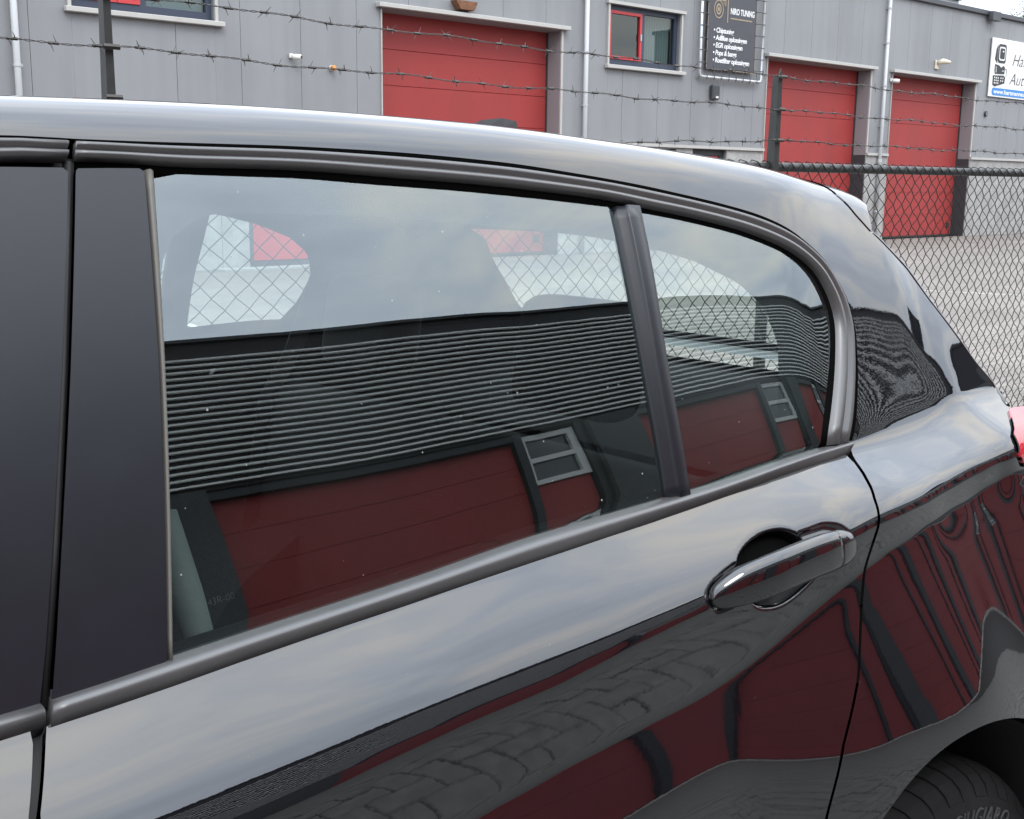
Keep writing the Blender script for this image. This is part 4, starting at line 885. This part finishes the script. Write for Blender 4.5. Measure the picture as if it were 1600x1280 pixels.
nE=len(Ef)+2; shell_far=shell[:nE]+[tuple(q) for q in shf(Ec)]+[(q[0],q[1]) for q in seamR]+shell[nE+len(Ec)+len(seamR):]
panel('body_side_and_roof',[(shell_far,1)],.02,M_paint,car,flange=.02,mirror=True)
# wheel house
for s in (0,1):
    wh=MB()
    v=[];f=[];n=30
    ya=float(Yat(ARC[0],.69))+.012; yb_=.30
    n=len(arch)-1
    for i in range(n+1):
        for y in (float(Yat(*arch[i]))+.012,yb_): v.append((arch[i][0],y if s==0 else 2*YC-y,arch[i][1]-.002))
        if i: f.append((2*i-2,2*i-1,2*i+1,2*i))
    wh.add(v,f); wh.add([(q[0],yb_ if s==0 else 2*YC-yb_,q[1]) for q in arch],[tuple(range(len(arch)))])
    wh.build('wheel_house',mat('wheelhouse_black',(.006,.006,.006),.95),car)
# ---- spoiler
sp=[HL[0],HL[1],HL[2],(HL[2][0]+.02,HL[2][1]+.035),(1.565,kz(1.565)+.16),(1.60,kz(1.6)+.4),(1.61,kz(1.61)+QR)]+[(x,kz(x)+QR) for x in (1.55,1.5,1.45,xr_c+.003)]+[(HL[0][0]+.033,kz(HL[0][0]+.03)+.3),(HL[0][0]+.008,kz(HL[0][0])+.12)]
for mir in (False,True): panel('roof_spoiler',[(sp,1)],.006,M_paint,car,off=.0012,flange=.036,mirror=mir)
# ---- window surround mouldings
prof=[(.16,-.004),(.19,.0035),(.26,.006),(.36,.0055),(.43,.0020),(.47,.0018),(.53,.0055),(.64,.0055),(.73,.001),(.76,-.006)]
strip('window_trim',Ec,Gp,prof,M_trim,car)
strip('outer_seal',Ec,Gp,[(-.02,-.006),(.03,.0000),(.15,-.003),(.20,-.008)],M_gap,car)
strip('glass_run_seal',Ec,Gp,[(.70,-.003),(.78,-.004),(.93,-.006),(1.02,-.010)],M_gap,car)
Gfront=np.array([(-.75,Ef[0][1]-.045),(-.5,Ef[1][1]-.045),(-.25,Ef[2][1]-.045),(0,Ef[3][1]-.045),S_(30,262),S_(104,262)])
strip('window_trim',Efront,Gfront,prof,M_trim,car); strip('outer_seal',Efront,Gfront,[(-.02,-.006),(.03,.0000),(.15,-.003),(.20,-.008)],M_gap,car)
# belt mouldings
Bt=curve([(79,1092),(160,1066),(267,1030),(400,986),(640,908),(855,834),(1100,762),(1282,702),(1328,689)],90); Bb=curve([(80,1141),(160,1114),(267,1078),(400,1030),(640,948),(855,875),(1100,791),(1282,727),(1328,711)],90)
bprof=[(-.10,-.010),(.0,.0005),(.10,.0055),(.28,.0090),(.5,.0098),(.7,.0085),(.86,.0045),(.93,.000),(.95,-.012)]
strip('belt_moulding',Bt,Bb,bprof,M_trim,car)
strip('belt_moulding',np.array([(x,Bq(x)) for x in np.linspace(-.7,S_(61,1098)[0],24)]),np.array([(x,L0q(x)+.002) for x in np.linspace(-.7,S_(61,1098)[0],24)]),bprof,M_trim,car)
strip('belt_seal',Bt,Bb,[(.9,-.012),(.95,-.004),(1.08,-.004),(1.14,-.010)],M_rub,car)
# pillar panels, seal and dividing bar
pr=[S_(*p) for p in [(117,265),(170,264.5),(223,265),(236,420),(247,580),(256,850),(260,1036),(170,1068),(80,1096),(86,1010),(98,800),(109,580),(114,420)]]
panel('pillar_panel',[(pr,1)],.0035,M_pill,car,off=.002,flange=.01)
pf=[(.17,S_(20,262)[1]-.001)]+[S_(*p) for p in [(40,263),(105,264),(101,420),(95,580),(84,800),(70,1010),(60,1108)]]+[(.10,Bq(.10))]
panel('pillar_panel',[(pf,1)],.0045,M_pill,car,off=.002,flange=.01)
sA=curve([(226,265),(250,580),(262,1034)],24); sB=curve([(240,268),(258.5,580),(270,1032)],24)
strip('window_seal',sA,sB,[(-.1,-.004),(.15,.001),(.5,.003),(.9,.001),(1.1,-.006)],M_seal,car)
dA=curve([(962,322),(985,430),(1013,580),(1048,782)],24); dB=curve([(997,325),(1018,430),(1042,580),(1075,772)],24)
strip('dividing_bar',dA,dB,[(-.06,-.010),(.04,.0),(.28,.0015),(.30,.0045),(.36,.006),(.9,.006),(.97,.003),(1.03,-.010)],M_pill,car)
# ---- glass
mg=[S_(*p) for p in [(234,266),(330,270),(473,275),(600,286),(720,295),(850,308),(966,322),(1016,580),(1050,786),(855,842),(640,918),(400,996),(266,1038),(256,580)]]
panel('rear_door_glass',[(mg,1)],.02,M_glass,car,off=-.0055,flange=0)
qg=[S_(*p) for p in [(992,328),(1060,338),(1106,349),(1150,360),(1184,372),(1246,400),(1278,430),(1294,462),(1302,488),(1304,534),(1302,573),(1294,640),(1287,706),(1200,738),(1074,778),(1040,580)]]
panel('quarter_glass',[(qg,1)],.02,M_glass,car,off=-.0055,flange=0)
# ---- inside: lining with the window openings
hole=[S_(*p) for p in [(283,520),(279,420),(286,370),(310,330),(370,308),(600,315),(850,338),(960,352),(1050,370),(1120,392),(1190,428),(1235,472),(1255,530),(1256,600),(1247,712),(1100,768),(860,840),(640,915),(400,995),(300,1026),(290,850)]]
ffront=[(-.60,1.065),(-.28,q0-.075),(.13,q0-.065),(.06,1.065)]
linp=[(-.5,1.02),(1.15,1.03),(1.28,.96),(1.6,.90),(2.06,.88),(2.06,1.045)]+[(q[0]-.012,q[1]-.004) for q in HL[:1:-1]]+[(1.40,kz(1.4)+.1),(1.40,kz(1.4)+QR)]+[(x,kz(x)+QR) for x in np.linspace(1.3,-.5,14)]+[(-.62,kz(-.62)+.05),(-.62,1.05)]
for mir in (False,True):
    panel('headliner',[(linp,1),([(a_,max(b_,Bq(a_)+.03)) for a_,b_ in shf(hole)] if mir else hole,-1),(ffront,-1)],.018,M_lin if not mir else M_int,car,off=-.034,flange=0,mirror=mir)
    if mir:
        for nm,pg in (('far_door_glass',mg),('far_quarter_glass',qg)): panel(nm,[(shf(pg),1)],.03,M_glass2,car,off=-.0055,flange=0,mirror=True)
        strip('far_dividing_bar',shf(dA),shf(dB),[(-.5,-.03),(-.06,.004),(1.03,.004),(1.5,-.03)],M_int,car,mirror=True)
        strip('far_window_trim',shf(Ec),shf(Gp),[(0,-.004),(.2,.004),(1.0,-.004),(1.3,-.03)],M_int,car,mirror=True)
        strip('far_belt_moulding',Bt,Bb,[(-.3,-.03),(0,.0),(.5,.009),(1,0)],M_trim,car,mirror=True)
        panel('far_pillar_panel',[(pr,1)],.02,M_pill,car,flange=.01,mirror=True)
        panel('far_rear_door',[(doorpoly,1)],.02,M_paint,car,flange=.014,mirror=True); panel('far_front_door',[([(-.80,L0q(-.8)+.004)]+[(x,L0q(x)+.004) for x in np.linspace(-.7,xf,24)]+[xf2,(.188,.5),(.18,.20),(-.75,.20),(-.82,.5)],1)],.03,M_paint,car,flange=.014,mirror=True)
    panel('door_card',[([(-.7,.30),(.80,.30),(.86,.62),(1.0,.87),(1.24,.96),(1.25,1.0),(1.2,1.055),(.6,1.045),(-.7,1.02)],1)],.04,M_int,car,off=-.055,flange=0,mirror=mir)
panel('far_window_ledge',[([(x_,Bq(x_)-.06) for x_ in np.linspace(.15,1.42,20)]+[(x_,Bq(x_)+.032) for x_ in np.linspace(1.42,.15,20)],1)],.03,M_int,car,off=-.02,flange=0,mirror=True)
strip('window_ledge',Bt,Bb,[(-.05,-.012),(-.25,-.014),(-.35,-.03),(.2,-.056)],M_int,car)
fgl=[(-.60,1.04),(-.24,q0-.055),(.14,q0-.05),(S_(20,262)[0]-.06,q0-.05),(.0,1.04)]
fgl=[(-.62,1.045),(-.30,q0-.055),(.168,q0-.04),(.098,1.045)]
for mir in (False,True): panel('front_door_glass',[(fgl,1)],.04,M_glass if not mir else M_glass2,car,off=-.004,flange=0,mirror=mir)
# ---- hatch: lofted between the two body edges
def hatch_pts(i,u,out=0.,n=None):
    x,q=i; P=bmap(np.array(x),np.array(q)); y0=P[1]+.002; y=y0+(2*YC-2*y0)*u
    return (P[0]+.004+out+.11*(1-(2*u-1)**2)**.8*1.0 if True else 0,y,P[2])
HLr=curve(hatch_tr[2:],26)
def hatch_patch(name,i0,i1,u0,u1,m,out=0.,nu=18):
    us=np.linspace(u0,u1,nu); v=[];f=[]
    rows=range(i0,i1+1)
    for r_ in rows:
        for u in us: v.append(hatch_pts(HLr[r_],u,out))
    for a in range(len(rows)-1):
        for b in range(nu-1): f.append((a*nu+b,a*nu+b+1,(a+1)*nu+b+1,(a+1)*nu+b))
    o=mk(name,v,f,m,car,smooth=True); return o
n_=len(HLr)-1
hatch_patch('hatch_frame',0,3,0,1,M_paint); hatch_patch('hatch_frame',n_-3,n_,0,1,M_paint); hatch_patch('hatch_frame',3,n_-3,0,.10,M_paint,nu=5); hatch_patch('hatch_frame',3,n_-3,.90,1,M_paint,nu=5)
hatch_patch('rear_window',2,n_-2,.08,.92,M_glass2,out=-.004)
hatch_patch('hatch_lining',0,4,0,1,M_int,out=-.03); hatch_patch('hatch_lining',3,n_,0,.13,M_int,out=-.03,nu=5); hatch_patch('hatch_lining',3,n_,.87,1,M_int,out=-.03,nu=5)
# hatch edge lip that shows as a bright line
MB().tube([np.array(bmap(np.array(p[0]),np.array(p[1])))+[.004,.006,0] for p in HLr],.005,8).build('hatch_edge',M_paint,car,smooth=True)
# lower tail: panel between the lamps and bumper
def tailpatch(name,zx,m,u0=0.,u1=1.,nu=16,out=0.):
    v=[];f=[]; us=np.linspace(u0,u1,nu)
    for z,x in zx:
        y0=float(Yat(2.07,z))
        for u in us: v.append((x+out+.06*(1-(2*u-1)**2)**.8,y0+(2*YC-2*y0)*u,z))
    for a in range(len(zx)-1):
        for b in range(nu-1): f.append((a*nu+b,a*nu+b+1,(a+1)*nu+b+1,(a+1)*nu+b))
    return mk(name,v,f,m,car,smooth=True)
tailpatch('tailgate',[(1.012,1.90),(.97,1.97),(.90,2.05),(.80,2.08),(.66,2.07)],M_paint,.0,1.)
tailpatch('tailgate_inner',[(1.0,1.86),(.9,1.99),(.78,2.03),(.66,2.04)],M_gap)
tailpatch('rear_bumper',[(.655,2.07),(.60,2.12),(.45,2.13),(.30,2.10),(.2,2.06)],M_paint)
# tail lamps
lp=[(q_[0]-.006,q_[1]) for q_ in lampF]+[(2.075,.90),(2.085,1.0),(2.0,1.035)]
M_lens=mat('tail_lamp_red',(.62,.02,.035),.06,1.6,var=.2,vscale=12); M_lens.node_tree.nodes['Principled BSDF'].inputs['Transmission Weight'].default_value=.25
M_lensw=mat('tail_lamp_pale',(.75,.30,.30),.08,1.6)
for mir in (False,True):
    o=panel('tail_lamp',[(lp,1)],.005,M_lens,car,off=.004,flange=.005,mirror=mir)
    ip=[(p[0]+.02,p[1]-.008) for p in lampF[:2]]+[(p[0]+.02,p[1]+.012) for p in lampF[2:3]]+[(2.05,.96),(2.05,.99),(1.98,1.012)]
    panel('reversing_lens',[(ip,1)],.006,M_lensw,o,off=.006,flange=.003,mirror=mir)
# ---- shark fin aerial
v=[];f=[]; prof_=[(1.12,.0,.010),(1.155,.024,.016),(1.195,.040,.017),(1.235,.047,.014),(1.265,.046,.010),(1.275,.0,.012)]
for x,h,w2 in prof_:
    zr=float(bmap(np.array(x),np.array(kz(x)+QR))[2])-.006
    v+=[(x,YC-w2*1.3,zr),(x,YC-w2*.55,zr+h*.75+.002),(x,YC,zr+h+.004),(x,YC+w2*.55,zr+h*.75+.002),(x,YC+w2*1.3,zr)]
for i in range(len(prof_)-1):
    for j in range(4): f.append((i*5+j,(i+1)*5+j,(i+1)*5+j+1,i*5+j+1))
f.append((0,1,2,3,4)); f.append(tuple(25+j for j in reversed(range(5))))
mk('aerial_fin',v,f,mat('fin_black',(.008,.008,.009),.35,1.3),car,smooth=False)
# ---- door handle
hst=[(0,1111,939,.0015,.003,.003),(.018,1115,936,.0025,.0085,.005),(.06,1126,931,.0055,.0128,.007),(.12,1141,924,.0095,.0160,.0085),(.22,1163,915,.0155,.0188,.009),(.35,1192,904,.0220,.0200,.009),(.5,1225,891,.0265,.0205,.009),(.78,1287,866,.0265,.0205,.009),(.90,1313,857,.022,.0190,.0085),(.965,1327,853,.017,.0155,.0075),(1.,1334,850,.013,.009,.005)]
hpos=[];hnr=[]
for s,px,py,off,h,th in hst:
    a_,b_=S_off(px,py,off); hpos.append(smap(np.array(a_),np.array(b_),np.array(off))); hnr.append(bnorm(np.array(a_),np.array(b_)))
hpos=np.array(hpos); nrm=np.mean(hnr,0); nrm=nrm*[1,1,0]+[0,0,.12]; nrm/=np.linalg.norm(nrm); hS=np.array([q_[0] for q_ in hst]); ax=(hpos[-1]-hpos[0]); ax/=np.linalg.norm(ax); upv=np.cross(ax,nrm); upv*=np.sign(upv[2]); upv/=np.linalg.norm(upv)
def handle(name,s0,s1,n,parent):
    v=[];f=[];K_=24
    for i in range(n):
        s=s0+(s1-s0)*i/(n-1); ss=np.array([s])
        c=np.array([pchip(hS,hpos[:,k],ss)[0] for k in range(3)]); h=pchip(hS,[q_[4] for q_ in hst],ss)[0]; th=pchip(hS,[q_[5] for q_ in hst],ss)[0]
        for k in range(K_):
            a=2*PI*k/K_+.13; ca,sa=math.cos(a),math.sin(a); e=.55; X=math.copysign(abs(ca)**e,ca)*th; Z=math.copysign(abs(sa)**e,sa)*h
            if X>0: X-=(.55*max(0,Z/h-.45)+.22*max(0,-Z/h-.2))*th*1.2        # upper and lower edges lean back
            v.append(c+nrm*X+upv*Z)
    for i in range(n-1):
        for k in range(K_): f.append((i*K_+k,(i+1)*K_+k,(i+1)*K_+(k+1)%K_,i*K_+(k+1)%K_))
    f.append(tuple(range(K_))); f.append(tuple((n-1)*K_+k for k in reversed(range(K_))))
    o=mk(name,v,f,M_paint,parent,smooth=True); bm=bmesh.new(); bm.from_mesh(o.data); bmesh.ops.recalc_face_normals(bm,faces=bm.faces); bm.to_mesh(o.data); bm.free(); return o
hd=handle('door_handle',0,.872,60,rd); handle('handle_cap',.880,1.,22,rd)
for s in (.20,.91):
    c=np.array([pchip(hS,hpos[:,k],np.array([s]))[0] for k in range(3)]); MB().tube([c-nrm*.03,c-nrm*.004],[.009,.008],14).build('handle_foot',M_paint,rd,smooth=True)
# ---- wheels
M_tyre=mat('tyre_rubber',(.010,.010,.0105),.85,1.25,var=.25,vscale=40,bump=.0003,bscale=500); M_rim=mat('rim_alloy',(.35,.35,.36),.3,1.5,metal=.7)
RT=.315
KT=1.062
def wheel(cx,yo,sgn):
    w_=bpy.data.objects.new('wheel',None); link(w_,car); WORLD[w_.name]=Matrix.Identity(4)
    pr_=[(.205,.000),(.215,-.006),(.235,-.0135),(.262,-.0155),(.268,-.0155),(.270,-.0145),(.284,-.010),(.2865,-.0075),(.298,-.0005),(.3065,.009),(.3125,.022),(.3148,.05),(.3150,.10),(.3148,.15),(.3125,.178),(.305,.192),(.28,.212),(.24,.214),(.205,.2)]
    n=144; v=[];f=[];k=len(pr_)
    for i in range(n):
        a=2*PI*i/n
        for r_,y in pr_: v.append((cx+KT*r_*math.cos(a),yo+sgn*y,WZ+KT*r_*math.sin(a)))
    for i in range(n):
        for j in range(k-1): f.append((i*k+j,((i+1)%n)*k+j,((i+1)%n)*k+j+1,i*k+j+1))
    ty=mk('tyre',v,f,M_tyre,w_,smooth=True); bm=bmesh.new(); bm.from_mesh(ty.data); bmesh.ops.recalc_face_normals(bm,faces=bm.faces); bm.to_mesh(ty.data); bm.free()
    cz_=WZ
    # shoulder blocks: raised tread lugs with grooves between
    tb=MB(); NB=56
    for i in range(NB):
        a0=2*PI*i/NB; a1=a0+2*PI/NB*.80
        ring_=[(.2875,-.0085),(.2995,-.0022),(.3085,.0072),(.3150,.0215),(.3178,.034),(.3178,.052)]
        if i%2==0: ring_[0]=(.2800,-.0118)
        V=[]
        for (r_,y) in ring_:
            sk=.55*(y+.012)*sgn*0+ (y*1.1)
            for a in (a0+sk,a1+sk): V.append((cx+KT*r_*math.cos(a),yo+sgn*y,cz_+KT*r_*math.sin(a)))
        for (r_,y) in ring_:
            sk=(y*1.1); r2=r_-.006
            for a in (a0+sk,a1+sk): V.append((cx+KT*r2*math.cos(a),yo+sgn*(y+.004),cz_+KT*r2*math.sin(a)))
        q=len(ring_); Fs=[]
        for j in range(q-1): Fs+=[(2*j,2*j+1,2*j+3,2*j+2),(2*j,2*j+2,2*q+2*j+2,2*q+2*j),(2*j+1,2*q+2*j+1,2*q+2*j+3,2*j+3)]
        Fs+=[(0,2*q,2*q+1,1),(2*q-2,2*q-1,4*q-1,4*q-2)]
        tb.add(V,Fs)
    for yy0,yy1 in ((.060,.098),(.106,.140)):
        for i in range(NB):
            a0=2*PI*i/NB+.02; a1=a0+2*PI/NB*.86; V=[]
            for r_ in (.3178,.311):
                for y,a in ((yy0,a0),(yy0,a1),(yy1,a1+.05),(yy1,a0+.05)): V.append((cx+KT*r_*math.cos(a),yo+sgn*y,cz_+KT*r_*math.sin(a)))
            tb.add(V,[(0,1,2,3),(0,4,5,1),(1,5,6,2),(2,6,7,3),(3,7,4,0)])
    tb.build('tread_block',M_tyre,ty)['kind']='stuff'
    # rim
    rp=[(.206,.004),(.198,-.003),(.188,.004),(.18,.03),(.178,.17),(.2,.2)]; v=[];f=[];k=len(rp)
    for i in range(72):
        a=2*PI*i/72
        for r_,y in rp: v.append((cx+r_*math.cos(a),yo+sgn*y,cz_+r_*math.sin(a)))
    for i in range(72):
        for j in range(k-1): f.append((i*k+j,((i+1)%72)*k+j,((i+1)%72)*k+j+1,i*k+j+1))
    rm=mk('rim',v,f,M_rim,w_,smooth=True)
    spk=MB()
    for i in range(10):
        a=2*PI*i/10; d=np.array([math.cos(a),0,math.sin(a)]); t_=np.array([-math.sin(a),0,math.cos(a)]); c=np.array([cx,yo,cz_]); V=[]
        for r_,w2,y in ((.03,.022,.03),(.188,.016,.012)):
            for sw,dy in ((-1,0),(1,0),(1,.03),(-1,.03)): V.append(c+d*r_+t_*w2*sw+np.array([0,sgn*(y+dy),0]))
        spk.add(V,[(0,1,5,4),(1,2,6,5),(2,3,7,6),(3,0,4,7),(0,3,2,1),(4,5,6,7)])
    spk.tube([(cx,yo+sgn*.02,cz_),(cx,yo+sgn*.06,cz_)],.05,20).build('spokes',M_rim,rm)
    return ty,cz_
yt=float(Yat(ARC[0],.69))+.070
ty,czw=wheel(WX,yt,1)
wheel(WX,2*YC-yt,-1)
for yo,sg_ in ((yt-.005,1),(2*YC-yt+.005,-1)): wheel(WX-2.69,yo,sg_)
# raised lettering on the sidewall
word='GIUGIARO'; a_mid=R(73); rb=.256; wds=[]
tm=[textmesh(c,.030,extrude=.0009,offset=-.0006) for c in word]
ws=[max(p[0] for p in v)-min(p[0] for p in v) for v,f in tm]; gap=.0045; tot=sum(ws)+gap*(len(ws)-1); pos=-tot/2; lt=MB()
for (v,f),wl in zip(tm,ws):
    x0=min(p[0] for p in v); cxl=pos+wl/2; a=a_mid-cxl/rb; V=[]
    for p in v:
        lx=p[0]-x0-wl/2; r_=rb+p[1]*1.05; yy=yt-.0145-.001-p[2]*1.0
        rad=np.array([math.cos(a),math.sin(a)]); tan=np.array([math.sin(a),-math.cos(a)]); xy=np.array([WX,czw])+rad*KT*r_+tan*lx
        V.append((xy[0],np.interp(r_,[.235,.262,.268],[yt-.0135,yt-.0155,yt-.0155])-.0009-p[2],xy[1]))
    lt.add(V,f); pos+=wl+gap
mk('sidewall_lettering',lt.v,lt.f,mat('tyre_lettering',(.05,.05,.05),.6),ty)
# ---- seats and inside
def cushion(name,x0,x1,y0,y1,z0,z1,b=.05,lean=0.,m=None):
    y0,y1=[YC+(q_-.8)*.86 for q_ in (y0,y1)]
    mm=MB().box(x0,x1,y0,y1,z0,z1); o=mm.build(name,m or M_seat,car)
    bm=bmesh.new(); bm.from_mesh(o.data); bmesh.ops.bevel(bm,geom=list(bm.edges),offset=b,segments=4,profile=.6,affect='EDGES')
    for q in bm.verts: q.co.x+=lean*(q.co.z-z0)
    bm.to_mesh(o.data); bm.free(); o.data.polygons.foreach_set('use_smooth',[True]*len(o.data.polygons)); return o
M_seat=mat('seat_cloth',(.011,.0115,.012),.9,var=.25,vscale=60,bump=.0006,bscale=400)
cushion('rear_seat_back',1.03,1.17,.14,1.46,.48,1.00,.05,.22); cushion('rear_seat_cushion',.55,1.08,.14,1.46,.33,.50,.05)
for y in (.556,1.15): cushion('rear_headrest',1.15,1.23,y-.125,y+.125,1.05,1.215,.035,.15)
for y in (.43,1.17):
    cushion('front_seat_back',.00,.13,y-.24,y+.24,.50,1.10,.05,.22); cushion('front_headrest',.15,.24,y-.12,y+.12,1.12,1.29,.035,.1); cushion('front_seat_cushion',-.45,.08,y-.25,y+.25,.33,.50,.05)
box('cabin_floor',-.8,1.9,YC-.64,YC+.64,.22,.26,M_int,car); box('parcel_shelf',1.20,2.0,YC-.60,YC+.60,.985,1.0,M_int,car); box('boot_trim',1.86,1.88,YC-.46,YC+.46,.5,.984,M_int,car)
for sgn_ in (-1,1): box('boot_side_trim',1.40,1.93,YC+sgn_*.485-.005,YC+sgn_*.485+.005,.6,1.085 if sgn_>0 else 1.04,M_int,car)
# seat belts hanging by the pillars
M_belt=mat('belt_webbing',(.06,.063,.066),.7,bump=.0003,bscale=600)
def ribbon(name,pts,w_,m):
    v=[];f=[]
    for p in pts: v+=[(p[0]-w_/2,p[1],p[2]),(p[0]+w_/2,p[1]+.004,p[2]),(p[0]+w_/2,p[1]+.0055,p[2]),(p[0]-w_/2,p[1]+.0015,p[2])]
    for i in range(len(pts)-1):
        b=4*i
        for j in range(4): f.append((b+j,b+(j+1)%4,b+4+(j+1)%4,b+4+j))
    return mk(name,v,f,m,car)
ribbon('seat_belt',[(1.30,1.24,1.26),(1.20,1.22,1.06),(1.13,1.20,.98),(1.05,1.18,.6)],.045,M_belt)
ribbon('seat_belt',[(.37,.20,1.30),(.36,.17,1.1),(.35,.15,.9),(.34,.14,.6)],.045,M_belt)
MB().tube([(.36,.175,1.345),(.35,.16,1.2),(.34,.14,1.05)],.018,8).build('belt_anchor',M_int,car,smooth=True)
M_pale=mat('pillar_trim_pale',(.13,.137,.135),.8,var=.1,vscale=30); M_pale.node_tree.nodes['Principled BSDF'].inputs['Specular IOR Level'].default_value=.1
_pa=[at_y(262,800,.20),at_y(275,870,.18),at_y(292,930,.16),at_y(307,980,.145),at_y(318,1030,.14)]
MB().tube(_pa,[.008,.013,.014,.013,.013],14).build('lower_pillar_trim',M_pale,car,smooth=True)
# small etched maker mark in the corner of the door glass
gm=S_(330,948); v,f=textmesh('43R-00',.0075,extrude=.0001,offset=-.0002); b0=bmap(np.array(gm[0]),np.array(gm[1])); nn=bnorm(np.array(gm[0]),np.array(gm[1])); tx=np.array([1.,0,.05]); tz=np.cross(tx,nn); tz*=np.sign(tz[2])
mk('glass_mark',[b0+tx*p[0]+tz*p[1]-nn*.0052 for p in v],f,mat('etched',(.07,.072,.07),.8),car)
# ---- front end (outside the picture): wing, bonnet, windscreen
def loft(name,A,B,m,n=14,bul=0.):
    v=[];f=[]; A=np.array(A,float);B=np.array(B,float)
    for i in range(len(A)):
        for k in range(n): u=k/(n-1); p=A[i]+(B[i]-A[i])*u; p=p+np.array([-.5*bul,0,bul])*(1-(2*u-1)**2); v.append(p)
    for i in range(len(A)-1):
        for k in range(n-1): f.append((i*n+k,i*n+k+1,(i+1)*n+k+1,(i+1)*n+k))
    o=mk(name,v,f,m,car,smooth=True); return o
FWX=WX-2.69; farch=[(FWX+.36*math.cos(a),WZ+.36*math.sin(a)) for a in np.linspace(.12,PI-.12,24)]
wing=[(-.81,.2),(-.825,.5),(-.805,L0q(-.8)-.01),(-1.2,.97),(-1.7,.90),(-2.1,.80),(-2.2,.62),(-2.2,.25),(-1.72,.22)]+farch[::-1]+[(-.95,.2)]
for mir in (False,True): panel('front_wing',[(wing,1)],.025,M_paint,car,flange=.014,mirror=mir)
near=[bmap(np.array(x),np.array(z)) for x,z in ((-.805,L0q(-.8)-.012),(-1.2,.968),(-1.7,.898),(-2.1,.798),(-2.2,.62),(-2.2,.25))]; far=[(p[0],2*YC-p[1],p[2]) for p in near]
loft('bonnet',near[:4],far[:4],M_paint,bul=.07); loft('front_bumper',near[3:],far[3:],M_paint,bul=.06)
a0=bmap(np.array(-.60),np.array(kz(-.60)+.10)); a1=bmap(np.array(-.83),np.array(1.02))
loft('windscreen',[(-.62,a0[1]+.02,a0[2]+.0),(-.83,a0[1]-.05,1.2),(-1.05,.14,1.03)],[(-.62,2*YC-a0[1]-.02,a0[2]),(-.83,2*YC-a0[1]+.05,1.2),(-1.05,2*YC-.14,1.03)],M_glass2,bul=.04)
for mir in (0,1):
    pts=[(-.60,a0[1]-.02,a0[2]-.005),(-.83,a0[1]-.08,1.2),(-1.08,.09,1.02)]; MB().tube([(p[0],2*YC-p[1] if mir else p[1],p[2]) for p in pts],.035,10).build('a_pillar',M_paint,car,smooth=True)
    v=[bmap(np.array(-.66),np.array(1.03)),bmap(np.array(-.98),np.array(1.0)),np.array([-.62,a0[1]-.03,a0[2]-.05])]
# wing mirror and front lamps
for mir in (0,1):
    c=np.array([-.62,-.06,1.06]); s=-1 if mir else 1; MB().tube([(c[0]-.06,c[1],c[2]+.02),(c[0],c[1]-.10,c[2]+.03),(c[0]+.03,c[1]-.2,c[2]+.03)] if not mir else [(c[0]-.06,2*YC-c[1],c[2]+.02),(c[0],2*YC-c[1]+.1,c[2]+.03),(c[0]+.03,2*YC-c[1]+.2,c[2]+.03)],[.03,.075,.06],12).build('wing_mirror',M_paint,car,smooth=True)
    y=.34 if not mir else 2*YC-.34; MB().tube([(-2.12,y,.72),(-2.25,y,.70)],[.11,.08],16).build('headlamp',mat('lamp_glass',(.6,.6,.6),.05),car,smooth=True)
